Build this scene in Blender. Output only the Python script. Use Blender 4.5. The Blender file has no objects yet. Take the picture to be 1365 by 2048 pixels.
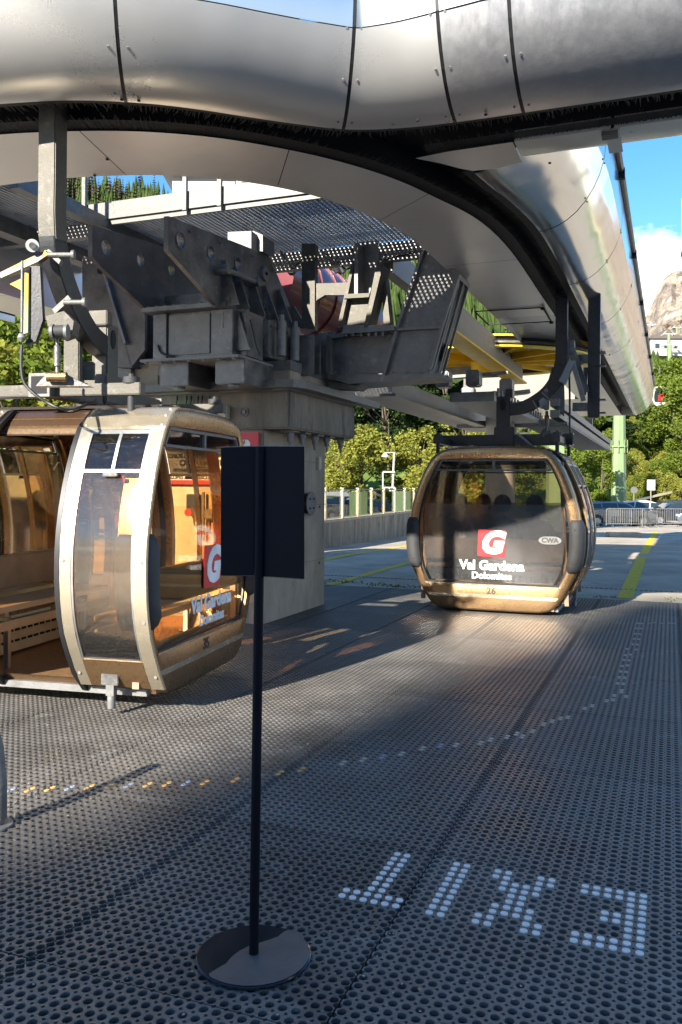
import bpy, bmesh, math, random
from mathutils import Vector, Matrix, noise
random.seed(7)
D = bpy.data
scene = bpy.context.scene
COL = scene.collection

# ------------------------------------------------------------------ camera, sky, sun, exposure
F, CX, CY, H0, EYE = 1700., 682.5, 1024., 974., 1.6
ROLL = math.radians(0.4)
cam_d = D.cameras.new('camera'); cam = D.objects.new('camera', cam_d); COL.objects.link(cam)
cam_d.sensor_fit = 'VERTICAL'; cam_d.sensor_height = 36; cam_d.lens = 36*F/2048
cam_d.shift_y = (H0-CY)/2048
cam_d.clip_end = 9000; cam_d.clip_start = .05
cam.location = (0, 0, EYE)
cam.rotation_euler = (Matrix.Rotation(math.radians(90), 4, 'X') @ Matrix.Rotation(ROLL, 4, 'Z')).to_euler()
scene.camera = cam
SUN_EL = math.radians(25.5); SUN_AZ = math.radians(34)      # light travels towards +Y, turned SUN_AZ to +X
world = D.worlds.new('World'); scene.world = world; world.use_nodes = True
nt = world.node_tree; nt.nodes.clear()
wo = nt.nodes.new('ShaderNodeOutputWorld'); bg = nt.nodes.new('ShaderNodeBackground')
sky = nt.nodes.new('ShaderNodeTexSky'); sky.sky_type = 'NISHITA'; sky.sun_disc = False
sky.sun_elevation = SUN_EL; sky.sun_rotation = math.pi+SUN_AZ; sky.altitude = 1500; sky.air_density = 1.0; sky.dust_density = .3; sky.ozone_density = 1.6
bg.inputs['Strength'].default_value = .088
# clouds low over the mountain, laid out by direction in the sky
tc = nt.nodes.new('ShaderNodeTexCoord'); mp = nt.nodes.new('ShaderNodeMapping'); mp.inputs['Scale'].default_value = (1, 1, 1.5)
nz = nt.nodes.new('ShaderNodeTexNoise'); nz.inputs['Scale'].default_value = 11.; nz.inputs['Detail'].default_value = 9; nz.inputs['Roughness'].default_value = .62
sep = nt.nodes.new('ShaderNodeSeparateXYZ')
band = nt.nodes.new('ShaderNodeMapRange'); band.inputs['From Min'].default_value = .36; band.inputs['From Max'].default_value = .16; band.inputs['To Min'].default_value = -.35; band.inputs['To Max'].default_value = .15
add = nt.nodes.new('ShaderNodeMath'); add.operation = 'ADD'
rmp = nt.nodes.new('ShaderNodeMapRange'); rmp.inputs['From Min'].default_value = .50; rmp.inputs['From Max'].default_value = .68
mixc = nt.nodes.new('ShaderNodeMix'); mixc.data_type = 'RGBA'
mixc.inputs[7].default_value = (5.2, 5.4, 5.7, 1)
satn = nt.nodes.new('ShaderNodeHueSaturation'); satn.inputs['Saturation'].default_value = 1.3; satn.inputs['Value'].default_value = 1.0
L = nt.links.new
L(tc.outputs['Generated'], mp.inputs[0]); L(mp.outputs[0], nz.inputs['Vector']); L(tc.outputs['Generated'], sep.inputs[0])
L(sep.outputs['Z'], band.inputs['Value']); L(nz.outputs['Fac'], add.inputs[0]); L(band.outputs[0], add.inputs[1])
dt = nt.nodes.new('ShaderNodeVectorMath'); dt.operation = 'DOT_PRODUCT'
_d = Vector(((1312-CX)/F, 1, (H0-560)/F)).normalized(); dt.inputs[1].default_value = _d
cm = nt.nodes.new('ShaderNodeMapRange'); cm.inputs['From Min'].default_value = .9975; cm.inputs['From Max'].default_value = .9998; cm.inputs['To Max'].default_value = .30
ad2 = nt.nodes.new('ShaderNodeMath'); ad2.operation = 'ADD'
L(tc.outputs['Generated'], dt.inputs[0]); L(dt.outputs['Value'], cm.inputs['Value']); L(add.outputs[0], ad2.inputs[0]); L(cm.outputs[0], ad2.inputs[1])
L(ad2.outputs[0], rmp.inputs['Value']); L(rmp.outputs[0], mixc.inputs[0]); L(sky.outputs[0], satn.inputs['Color']); L(satn.outputs[0], mixc.inputs[6])
L(mixc.outputs[2], bg.inputs['Color']); L(bg.outputs[0], wo.inputs['Surface'])
sun_d = D.lights.new('sun', 'SUN'); sun_d.energy = 4.4; sun_d.angle = math.radians(.6); sun_d.color = (1, .93, .82)
sun = D.objects.new('sun', sun_d); COL.objects.link(sun); sun.location = (-20, -20, 30)
SD = Vector((math.sin(SUN_AZ)*math.cos(SUN_EL), math.cos(SUN_AZ)*math.cos(SUN_EL), -math.sin(SUN_EL)))
sun.rotation_euler = SD.to_track_quat('-Z', 'Y').to_euler()
scene.view_settings.view_transform = 'Standard'; scene.view_settings.look = 'None'
scene.view_settings.exposure = 1.8; scene.view_settings.gamma = 1
scene.cycles.max_bounces = 10; scene.cycles.transparent_max_bounces = 24

# ------------------------------------------------------------------ station axes: u along the line of the lift, v across it
TH = math.radians(21.2); S = math.sin(TH); C = math.cos(TH)
def uv(X, Y): return (C*X-S*Y, S*X+C*Y)
def W(v, u, z=0.): return Vector((C*v+S*u, -S*v+C*u, z))
def ray(px, py):
    dx, dy = px-CX, py-H0
    cr, sr = math.cos(ROLL), math.sin(ROLL)
    return (dx*cr+dy*sr)/F, (dx*sr-dy*cr)/F
def PY(px, py, Y): a, b = ray(px, py); return Vector((a*Y, Y, EYE+b*Y))
def PZ(px, py, z=0.): a, b = ray(px, py); Y = (z-EYE)/b; return Vector((a*Y, Y, z))
def PU(px, py, u): a, b = ray(px, py); Y = u/(S*a+C); return Vector((a*Y, Y, EYE+b*Y))
def PV(px, py, v): a, b = ray(px, py); Y = v/(C*a-S); return Vector((a*Y, Y, EYE+b*Y))
UD = Vector((S, C, 0)); VD = Vector((C, -S, 0)); ZD = Vector((0, 0, 1))

# ------------------------------------------------------------------ materials
MATS = {}
def pbr(name, col, rough=.5, metal=0., var=.25, scale=4., bump=0., bscale=60., rvar=0., streak=0., spec=.5, coat=0., dirt=None, coord='Object', aniso=0., wave=0., wscale=1.5):
    m = D.materials.new(name); m.use_nodes = True; t = m.node_tree; n = t.nodes; l = t.links.new
    b = n['Principled BSDF']
    b.inputs['Roughness'].default_value = rough; b.inputs['Metallic'].default_value = metal
    b.inputs['Specular IOR Level'].default_value = spec; b.inputs['Coat Weight'].default_value = coat; b.inputs['Coat Roughness'].default_value = .08
    b.inputs['Anisotropic'].default_value = aniso
    tcn = n.new('ShaderNodeTexCoord'); out = n.new('ShaderNodeNewGeometry').outputs['Position'] if coord == 'World' else tcn.outputs[coord]
    mpn = n.new('ShaderNodeMapping'); mpn.inputs['Scale'].default_value = (1, 1, 1-.9*streak)
    l(out, mpn.inputs[0])
    no = n.new('ShaderNodeTexNoise'); no.inputs['Scale'].default_value = scale; no.inputs['Detail'].default_value = 8; no.inputs['Roughness'].default_value = .65
    l(mpn.outputs[0], no.inputs['Vector'])
    cr = n.new('ShaderNodeValToRGB'); e = cr.color_ramp.elements
    e[0].position = .3; e[1].position = .72
    e[0].color = tuple(max(0, c*(1-var)) for c in col)+(1,); e[1].color = tuple(min(1, c*(1+var)) for c in col)+(1,)
    l(no.outputs['Fac'], cr.inputs[0]); src = cr.outputs[0]
    if dirt:
        n2 = n.new('ShaderNodeTexNoise'); n2.inputs['Scale'].default_value = dirt[1]; n2.inputs['Detail'].default_value = 10; n2.inputs['Roughness'].default_value = .7
        l(mpn.outputs[0], n2.inputs['Vector'])
        mr = n.new('ShaderNodeMapRange'); mr.inputs['From Min'].default_value = dirt[2]; mr.inputs['From Max'].default_value = dirt[2]+.14
        l(n2.outputs['Fac'], mr.inputs['Value'])
        mx = n.new('ShaderNodeMix'); mx.data_type = 'RGBA'; mx.inputs[7].default_value = tuple(dirt[0])+(1,)
        l(mr.outputs[0], mx.inputs[0]); l(src, mx.inputs[6]); src = mx.outputs[2]
    if name == 'rubber':
        oi = n.new('ShaderNodeObjectInfo'); hv = n.new('ShaderNodeHueSaturation'); mm_ = n.new('ShaderNodeMapRange'); mm_.inputs['To Min'].default_value = .78; mm_.inputs['To Max'].default_value = 1.22
        l(oi.outputs['Random'], mm_.inputs['Value']); l(mm_.outputs[0], hv.inputs['Value']); l(src, hv.inputs['Color']); src = hv.outputs[0]
    l(src, b.inputs['Base Color'])
    if rvar:
        mr = n.new('ShaderNodeMapRange'); mr.inputs['To Min'].default_value = max(.02, rough-rvar); mr.inputs['To Max'].default_value = min(1, rough+rvar)
        mr.inputs['From Min'].default_value = .3; mr.inputs['From Max'].default_value = .7
        l(no.outputs['Fac'], mr.inputs['Value']); l(mr.outputs[0], b.inputs['Roughness'])
    last = None
    if wave:
        n4 = n.new('ShaderNodeTexNoise'); n4.inputs['Scale'].default_value = wscale; n4.inputs['Detail'].default_value = 1.5
        l(out, n4.inputs['Vector'])
        bw = n.new('ShaderNodeBump'); bw.inputs['Strength'].default_value = wave; bw.inputs['Distance'].default_value = .05
        l(n4.outputs['Fac'], bw.inputs['Height']); last = bw.outputs[0]; l(last, b.inputs['Normal'])
    if bump:
        n3 = n.new('ShaderNodeTexNoise'); n3.inputs['Scale'].default_value = bscale; n3.inputs['Detail'].default_value = 6
        l(mpn.outputs[0], n3.inputs['Vector'])
        bp = n.new('ShaderNodeBump'); bp.inputs['Strength'].default_value = bump; bp.inputs['Distance'].default_value = .01
        l(n3.outputs['Fac'], bp.inputs['Height'])
        if last: l(last, bp.inputs['Normal'])
        l(bp.outputs[0], b.inputs['Normal'])
    MATS[name] = m
    return m
M = MATS
pbr('rubber', (.100, .093, .083), .45, 0, .4, 1.6, .3, 260, .14, spec=.5, dirt=((.17, .165, .15), 2.6, .57), coord='World')
pbr('floor_base', (.012, .013, .017), .9)
pbr('asphalt', (.40, .345, .265), .85, 0, .35, .7, .6, 90, dirt=((.20, .185, .16), 1.3, .60))
pbr('concrete_ground', (.45, .41, .35), .9, 0, .3, .6, .5, 50, dirt=((.16, .14, .12), 1.6, .60))
pbr('skin', (.70, .69, .66), .30, .62, .05, 1.2, 0, 60, .05, wave=.14, wscale=.9)
pbr('skin_mirror', (.70, .68, .64), .16, .88, .06, 1.2, 0, 60, .04, wave=.32, wscale=1.3)
pbr('fascia', (.50, .58, .66), .28, 1, .03, 1.2)  # blue tint put into the metal for the sky it reflects
pbr('skin_brushed', (.70, .70, .70), .36, .85, .06, 14, .12, 30, .06, streak=.95, wave=.05)
pbr('skin_under', (.68, .65, .62), .34, .45, .06, 2, 0, 60, .05, wave=.25, wscale=.7)
pbr('black', (.008, .008, .009), .8)
pbr('bristle', (.012, .012, .013), .55, 0, .5, 60, 1, 200)
pbr('zinc', (.15, .15, .138), .55, .35, .3, 14, .2, 60, .1, dirt=((.24, .24, .22), 22, .56))
pbr('zinc_dull', (.19, .188, .18), .55, .3, .35, 5, .25, 40, .12, dirt=((.27, .265, .245), 6, .58))
pbr('dark_steel', (.15, .148, .142), .45, .55, .5, 4, .25, 40, .12, dirt=((.29, .28, .26), 5, .57))
pbr('rust_steel', (.13, .115, .105), .5, .5, .5, 4, .25, 40, .12, dirt=((.26, .17, .13), 4, .58))
pbr('dark_arm', (.03, .031, .034), .38, .3, .3, 20, .1, 60)
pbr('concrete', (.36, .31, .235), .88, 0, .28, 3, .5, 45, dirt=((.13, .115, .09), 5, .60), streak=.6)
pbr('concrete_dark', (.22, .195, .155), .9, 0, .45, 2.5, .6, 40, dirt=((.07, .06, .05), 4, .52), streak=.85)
pbr('concrete_round', (.42, .40, .36), .8, 0, .15, 3, .2, 30)
pbr('hanger_zinc', (.10, .092, .075), .6, .3, .3, 9, .2, 60, .1, dirt=((.16, .15, .125), 14, .55))
pbr('alu_bright', (.52, .52, .51), .3, .9, .1, 10, .1, 60)
pbr('gold', (.40, .25, .125), .30, .85, .08, 40, 0, rvar=.05, coat=.3)
pbr('brown', (.13, .075, .045), .25, .6, .08, 20, 0, coat=.6)
pbr('cream', (.56, .485, .355), .24, .75, .06, 8, .05, 30, rvar=.06)
pbr('cream_paint', (.66, .55, .38), .35, .2, .1, 8)
pbr('gasket', (.014, .014, .015), .4)
pbr('pad', (.034, .035, .036), .6, 0, .2, 6, .35, 350)
pbr('interior', (.30, .21, .14), .55, .1, .2, 5)
pbr('plank', (.50, .38, .24), .45, .1, .12, 3)
pbr('checker', (.42, .25, .13), .4, .6, .3, 30, .3, 40)
pbr('sign_black', (.003, .004, .008), .6, 0, .2, 3, spec=.12)
pbr('disc_lit_dirty', (.085, .082, .078), .4, 0, .25, 8, .1, 60, dirt=((.55, .55, .54), 42, .705))
pbr('disc_dark', (.012, .014, .018), .12, 0, .2, 8, dirt=((.35, .36, .38), 50, .72))
pbr('white', (.46, .46, .44), .5, 0, .06, 4)
pbr('board_white', (.78, .76, .70), .5, 0, .04, 4)
pbr('white_dirty', (.34, .33, .30), .5, 0, .15, 4)
pbr('red', (.62, .02, .025), .4, 0, .06, 4)
pbr('motor_red', (.13, .014, .014), .33, .1, .2, 4, coat=.3)
pbr('yellow', (.86, .54, .012), .38, .1, .15, 4)
pbr('lime', (.66, .55, .06), .4, .3, .15, 6)
pbr('line_yellow', (.66, .47, .02), .8, 0, .25, 8, dirt=((.3, .27, .2), 6, .58))
pbr('text_dark', (.05, .045, .04), .6)
pbr('text_white', (.82, .82, .8), .5)
pbr('button_white', (.66, .66, .64), .3, 0, .1, 50)
pbr('button_orange', (.55, .30, .08), .4)
pbr('button_blue', (.22, .26, .36), .4)
pbr('button_cream', (.38, .36, .29), .4)
pbr('pylon', (.17, .24, .11), .55, 0, .15, 1.5, dirt=((.12, .17, .08), 3, .62), streak=.8)
pbr('bark', (.09, .07, .05), .9, 0, .4, 8, .8, 20)
pbr('grass', (.13, .20, .03), .95, 0, .5, .25, .8, 8, dirt=((.16, .15, .045), .12, .55))
pbr('forest_floor', (.03, .05, .015), .95, 0, .5, .1, .8, 5)
pbr('hide', (.3, .28, .25), .6)
pbr('wall_beige', (.27, .245, .205), .8, 0, .1, 1)
pbr('roof_dark', (.1, .08, .07), .7)
pbr('tan_panel', (.52, .42, .27), .8, 0, .2, 3, .3, 40, dirt=((.3, .23, .14), 8, .62))
pbr('wood', (.30, .19, .10), .7, 0, .3, 3, streak=.9)
pbr('tyre', (.015, .015, .016), .8)
pbr('rim', (.45, .46, .48), .3, .8)
pbr('car_grey', (.22, .24, .26), .25, .6, .02, 4, coat=.8)
pbr('car_white', (.7, .7, .7), .3, 0, .02, 4, coat=.8)
pbr('car_dark', (.045, .05, .058), .25, .4, .02, 4, coat=.8)
pbr('car_blue', (.10, .14, .2), .25, .4, .02, 4, coat=.8)
pbr('car_red', (.4, .03, .03), .25, .2, .02, 4, coat=.8)
pbr('car_glass', (.02, .03, .035), .06, 0, .05, 4, spec=.9)
pbr('person_dark', (.03, .03, .035), .8)
pbr('person_blue', (.06, .08, .14), .8)
pbr('person_orange', (.7, .16, .03), .7)
pbr('skin_tone', (.5, .3, .21), .55)
pbr('hair', (.02, .015, .012), .6)
pbr('ebox', (.42, .39, .3), .5)
def emis(name, col, s):
    m = D.materials.new(name); m.use_nodes = True; b = m.node_tree.nodes['Principled BSDF']
    b.inputs['Base Color'].default_value = col+(1,); b.inputs['Emission Color'].default_value = col+(1,); b.inputs['Emission Strength'].default_value = s
    M[name] = m
emis('lamp_green', (.05, .9, .15), 1.2)
def glassy(name, tint, scratch=.05, rough=.02, sscale=14., refl=1., body=(.35, .33, .3)):
    m = D.materials.new(name); m.use_nodes = True; t = m.node_tree; n = t.nodes; l = t.links.new; n.clear()
    o = n.new('ShaderNodeOutputMaterial'); tr = n.new('ShaderNodeBsdfTransparent'); tr.inputs[0].default_value = tint+(1,)
    gl = n.new('ShaderNodeBsdfGlossy'); gl.inputs['Roughness'].default_value = rough; df = n.new('ShaderNodeBsdfDiffuse'); df.inputs[0].default_value = body+(1,)
    fr = n.new('ShaderNodeFresnel'); fr.inputs[0].default_value = 1.5
    mf = n.new('ShaderNodeMath'); mf.operation = 'MULTIPLY'; mf.inputs[1].default_value = 1.7*refl; mf.use_clamp = True
    l(fr.outputs[0], mf.inputs[0])
    tcn = n.new('ShaderNodeTexCoord')
    acc = None
    for k, (rz, sc) in enumerate(((.3, 1), (1.2, 1.4), (2.4, .8))):
        mp_ = n.new('ShaderNodeMapping'); mp_.inputs['Rotation'].default_value = (rz, rz*.7, rz); mp_.inputs['Scale'].default_value = (.5*sc, 3*sc, 3*sc)
        nn = n.new('ShaderNodeTexNoise'); nn.inputs['Scale'].default_value = sscale; nn.inputs['Detail'].default_value = 9; nn.inputs['Roughness'].default_value = .8
        l(tcn.outputs['Object'], mp_.inputs[0]); l(mp_.outputs[0], nn.inputs['Vector'])
        mr = n.new('ShaderNodeMapRange'); mr.inputs['From Min'].default_value = .56; mr.inputs['From Max'].default_value = .72
        l(nn.outputs['Fac'], mr.inputs['Value'])
        if acc is None: acc = mr.outputs[0]
        else:
            a_ = n.new('ShaderNodeMath'); a_.operation = 'MAXIMUM'; l(acc, a_.inputs[0]); l(mr.outputs[0], a_.inputs[1]); acc = a_.outputs[0]
    sc_ = n.new('ShaderNodeMapRange'); sc_.inputs['To Min'].default_value = scratch*.35; sc_.inputs['To Max'].default_value = min(1, scratch*3)
    l(acc, sc_.inputs['Value'])
    m1 = n.new('ShaderNodeMixShader'); m2 = n.new('ShaderNodeMixShader')
    l(sc_.outputs[0], m1.inputs[0]); l(tr.outputs[0], m1.inputs[1]); l(df.outputs[0], m1.inputs[2])
    l(mf.outputs[0], m2.inputs[0]); l(m1.outputs[0], m2.inputs[1]); l(gl.outputs[0], m2.inputs[2]); l(m2.outputs[0], o.inputs[0])
    M[name] = m
glassy('glass_bronze', (.93, .80, .62), .04, .03, refl=.55)
glassy('glass_smoke', (.34, .29, .23), .05, .03)
glassy('glass_acrylic', (.38, .38, .39), .16, .10, 26, body=(.5, .5, .5))
glassy('glass_grey', (.70, .62, .52), .05, .03)
glassy('glass_door', (.92, .82, .68), .05, .07, 30, body=(.55, .5, .44))
glassy('glass_guard', (.95, .87, .72), .03, .03, refl=.4, body=(.6, .5, .35))
glassy('glass_clear', (.86, .90, .86), .05, .01)
glassy('glass_panel', (.90, .94, .90), .03, .02, 3)
def leafm(name, c1, c2, trans=.35):
    m = D.materials.new(name); m.use_nodes = True; t = m.node_tree; n = t.nodes; l = t.links.new; n.clear()
    o = n.new('ShaderNodeOutputMaterial'); d = n.new('ShaderNodeBsdfDiffuse'); tr = n.new('ShaderNodeBsdfTranslucent'); mx = n.new('ShaderNodeMixShader'); mx.inputs[0].default_value = trans
    g = n.new('ShaderNodeNewGeometry'); cr = n.new('ShaderNodeValToRGB'); cr.color_ramp.elements[0].color = c1+(1,); cr.color_ramp.elements[1].color = c2+(1,)
    tcn = n.new('ShaderNodeTexCoord'); nn = n.new('ShaderNodeTexNoise'); nn.inputs['Scale'].default_value = .9
    l(tcn.outputs['Object'], nn.inputs['Vector'])
    a_ = n.new('ShaderNodeMath'); a_.operation = 'MULTIPLY_ADD'; a_.inputs[1].default_value = .5
    s_ = n.new('ShaderNodeMath'); s_.operation = 'SUBTRACT'; s_.inputs[1].default_value = .25
    l(g.outputs['Random Per Island'], a_.inputs[0]); l(nn.outputs['Fac'], s_.inputs[0]); l(s_.outputs[0], a_.inputs[2])
    l(a_.outputs[0], cr.inputs[0]); l(cr.outputs[0], d.inputs[0]); l(cr.outputs[0], tr.inputs[0])
    l(d.outputs[0], mx.inputs[1]); l(tr.outputs[0], mx.inputs[2]); l(mx.outputs[0], o.inputs[0]); M[name] = m
leafm('leaf_yellow', (.12, .14, .022), (.36, .35, .07)); leafm('leaf_green', (.06, .10, .016), (.20, .25, .04))
leafm('leaf_dark', (.010, .022, .008), (.035, .055, .018), .15); leafm('leaf_conifer', (.02, .04, .014), (.08, .11, .03), .15); leafm('leaf_red', (.15, .03, .02), (.3, .09, .04))
# corrugated sheet: real ribs are in the mesh; this is just its weathered zinc
pbr('corrugated', (.50, .52, .54), .35, .5, .2, 3, .1, 40, .1, dirt=((.12, .13, .13), 2.2, .56))
# brownish iridescent plating of the hanger plates
def irid():
    m = D.materials.new('plating'); m.use_nodes = True; t = m.node_tree; n = t.nodes; l = t.links.new; b = n['Principled BSDF']
    b.inputs['Metallic'].default_value = .7; b.inputs['Roughness'].default_value = .32
    tcn = n.new('ShaderNodeTexCoord'); nn = n.new('ShaderNodeTexNoise'); nn.inputs['Scale'].default_value = 3; nn.inputs['Distortion'].default_value = 1.5
    cr = n.new('ShaderNodeValToRGB'); e = cr.color_ramp.elements; e[0].position = .3; e[0].color = (.24, .22, .08, 1); e[1].position = .72; e[1].color = (.26, .2, .04, 1)
    for p, c_ in ((.42, (.30, .25, .04, 1)), (.5, (.3, .12, .05, 1)), (.56, (.22, .09, .16, 1)), (.63, (.13, .2, .15, 1))):
        x = e.new(p); x.color = c_
    l(tcn.outputs['Object'], nn.inputs['Vector']); l(nn.outputs['Fac'], cr.inputs[0]); l(cr.outputs[0], b.inputs['Base Color']); M['plating'] = m
irid()
def rockm():
    m = D.materials.new('rock'); m.use_nodes = True; t = m.node_tree; n = t.nodes; l = t.links.new; b = n['Principled BSDF']; b.inputs['Roughness'].default_value = .95
    tcn = n.new('ShaderNodeTexCoord'); mp_ = n.new('ShaderNodeMapping'); mp_.inputs['Scale'].default_value = (.006, .006, .017)
    nn = n.new('ShaderNodeTexNoise'); nn.inputs['Scale'].default_value = 2; nn.inputs['Detail'].default_value = 12; nn.inputs['Roughness'].default_value = .7; nn.inputs['Distortion'].default_value = .6
    cr = n.new('ShaderNodeValToRGB'); e = cr.color_ramp.elements; e[0].position = .36; e[0].color = (.12, .10, .085, 1); e[1].position = .62; e[1].color = (.50, .42, .33, 1)
    x = e.new(.5); x.color = (.33, .26, .19, 1)
    l(tcn.outputs['Object'], mp_.inputs[0]); l(mp_.outputs[0], nn.inputs['Vector']); l(nn.outputs['Fac'], cr.inputs[0]); l(cr.outputs[0], b.inputs['Base Color'])
    bp = n.new('ShaderNodeBump'); bp.inputs['Strength'].default_value = 1; bp.inputs['Distance'].default_value = 25; l(nn.outputs['Fac'], bp.inputs['Height']); l(bp.outputs[0], b.inputs['Normal'])
    M['rock'] = m
rockm()

# ------------------------------------------------------------------ mesh helpers
class MB:
    def __init__(s): s.v = []; s.f = []; s.T = None
    def add(s, vs, fs):
        o = len(s.v)
        s.v += [Vector(p) if s.T is None else s.T @ Vector(p) for p in vs]; s.f += [tuple(i+o for i in f) for f in fs]; return s
    def box(s, c, size, ax=None):
        c = Vector(c); X, Y, Z = ax if ax else (Vector((1, 0, 0)), Vector((0, 1, 0)), ZD)
        hx, hy, hz = size[0]/2, size[1]/2, size[2]/2
        vs = [c+X*(a*hx)+Y*(b*hy)+Z*(d*hz) for d in (-1, 1) for a, b in ((-1, -1), (1, -1), (1, 1), (-1, 1))]
        return s.add(vs, [(3, 2, 1, 0), (4, 5, 6, 7), (0, 1, 5, 4), (1, 2, 6, 5), (2, 3, 7, 6), (3, 0, 4, 7)])
    def bar(s, p0, p1, w, h, up=ZD):
        p0 = Vector(p0); p1 = Vector(p1); d = (p1-p0); ln = d.length; d.normalize()
        X = d.cross(Vector(up)); X = X.normalized() if X.length > 1e-4 else Vector((1, 0, 0)); Z = X.cross(d).normalized()
        return s.box((p0+p1)/2, (w, ln, h), (X, d, Z))
    def prism(s, pts, off):
        pts = [Vector(p) for p in pts]; off = Vector(off); n = len(pts)
        return s.add(pts+[p+off for p in pts], [tuple(range(n-1, -1, -1)), tuple(range(n, 2*n))]+[(i, (i+1) % n, n+(i+1) % n, n+i) for i in range(n)])
    def tube(s, pts, r, n=10, caps=True, flat=None):
        pts = [Vector(p) for p in pts]; vs = []; fs = []; m = len(pts); prev = None
        for i, p in enumerate(pts):
            t = (pts[min(i+1, m-1)]-pts[max(i-1, 0)]).normalized()
            a = prev if prev is not None else (t.orthogonal())
            a = (a-t*a.dot(t)).normalized(); prev = a; b = t.cross(a)
            ri = r[i] if isinstance(r, (list, tuple)) else r
            for k in range(n):
                th = 2*math.pi*(k+.5)/n; vs.append(p+a*math.cos(th)*ri+b*math.sin(th)*ri)
        for i in range(m-1):
            for k in range(n): fs.append((i*n+k, i*n+(k+1) % n, (i+1)*n+(k+1) % n, (i+1)*n+k))
        if caps: fs += [tuple(range(n-1, -1, -1)), tuple((m-1)*n+k for k in range(n))]
        return s.add(vs, fs)
    def cyl(s, p0, p1, r, n=20): return s.tube([p0, p1], r, n)
    def ribbon(s, pts, w, h, side):       # rectangular section swept on a path; side = fixed binormal
        pts = [Vector(p) for p in pts]; side = Vector(side).normalized(); vs = []; fs = []; m = len(pts)
        for i, p in enumerate(pts):
            t = (pts[min(i+1, m-1)]-pts[max(i-1, 0)]).normalized(); nrm = t.cross(side).normalized()
            wi = w[i] if isinstance(w, (list, tuple)) else w
            for a, b in ((-1, -1), (1, -1), (1, 1), (-1, 1)): vs.append(p+nrm*(a*wi/2)+side*(b*h/2))
        for i in range(m-1):
            for k in range(4): fs.append((i*4+k, i*4+(k+1) % 4, i*4+4+(k+1) % 4, i*4+4+k))
        fs += [(3, 2, 1, 0), tuple((m-1)*4+k for k in range(4))]
        return s.add(vs, fs)
    def build(s, name, mat, parent=None, smooth=False, bevel=0., sharp=35, local=False, struct=False):
        me = D.meshes.new(name)
        vs = s.v
        if parent is not None and not local:
            inv = parent_mat(parent).inverted(); vs = [inv @ p for p in vs]
        me.from_pydata([tuple(p) for p in vs], [], s.f); me.update()
        bm = bmesh.new(); bm.from_mesh(me); bmesh.ops.recalc_face_normals(bm, faces=bm.faces)
        if bevel:
            ed = [e for e in bm.edges if len(e.link_faces) == 2 and e.calc_face_angle(0) > .5]
            if ed: bmesh.ops.bevel(bm, geom=ed, offset=bevel, segments=2, affect='EDGES', clamp_overlap=True)
        if smooth:
            for f in bm.faces: f.smooth = True
        bm.to_mesh(me); bm.free()
        if smooth: me.set_sharp_from_angle(angle=math.radians(sharp))
        me.materials.append(M[mat])
        o = D.objects.new(name, me); COL.objects.link(o)
        if parent is not None: o.parent = parent
        if struct: o['kind'] = 'structure'
        return o
PM = {}
def parent_mat(o):
    m = PM.get(o.name, Matrix.Identity(4))
    return m
def tag(o, label=None, cat=None, group=None, kind=None):
    if label: o['label'] = label
    if cat: o['category'] = cat
    if group: o['group'] = group
    if kind: o['kind'] = kind
    return o
def thing(name, label, cat, loc=(0, 0, 0), rz=0., group=None):
    o = D.objects.new(name, None); COL.objects.link(o); o.location = loc; o.rotation_euler = (0, 0, rz); o.empty_display_size = .2
    PM[o.name] = Matrix.Translation(Vector(loc)) @ Matrix.Rotation(rz, 4, 'Z')
    return tag(o, label, cat, group)
def children(o): return [c for c in D.objects if c.parent == o]
def copy_tree(o, loc, rz=0., label=None, scale=None):
    c = o.copy(); COL.objects.link(c); c.location = loc; c.rotation_euler = (0, 0, rz)
    if scale: c.scale = scale
    if label: c['label'] = label
    for ch in children(o):
        k = ch.copy(); COL.objects.link(k); k.parent = c
        for g in children(ch):
            q = g.copy(); COL.objects.link(q); q.parent = k
    return c
def text(name, body, size, mat, M4, parent, extrude=.002, local=True, bold=0., shear=0., align='CENTER'):
    cu = D.curves.new(name, 'FONT'); cu.body = body; cu.size = size; cu.extrude = extrude; cu.align_x = align; cu.align_y = 'CENTER'; cu.offset = bold; cu.shear = shear; cu.resolution_u = 3
    t = D.objects.new(name, cu); COL.objects.link(t)
    dg = bpy.context.evaluated_depsgraph_get(); dg.update()
    me = D.meshes.new_from_object(t.evaluated_get(dg)); D.objects.remove(t)
    me.name = name; me.transform(M4)
    if parent is not None and not local: me.transform(parent_mat(parent).inverted())
    me.materials.clear(); me.materials.append(M[mat])
    o = D.objects.new(name, me); COL.objects.link(o)
    if parent is not None: o.parent = parent
    return o
def frameM(o, X, Y):
    X = Vector(X).normalized(); Y = Vector(Y).normalized(); Z = X.cross(Y)
    m = Matrix((X, Y, Z)).transposed().to_4x4(); m.translation = Vector(o); return m
def disc_pts(c, r, X, Y, n=28): return [Vector(c)+Vector(X)*(r*math.cos(2*math.pi*k/n))+Vector(Y)*(r*math.sin(2*math.pi*k/n)) for k in range(n)]
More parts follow.
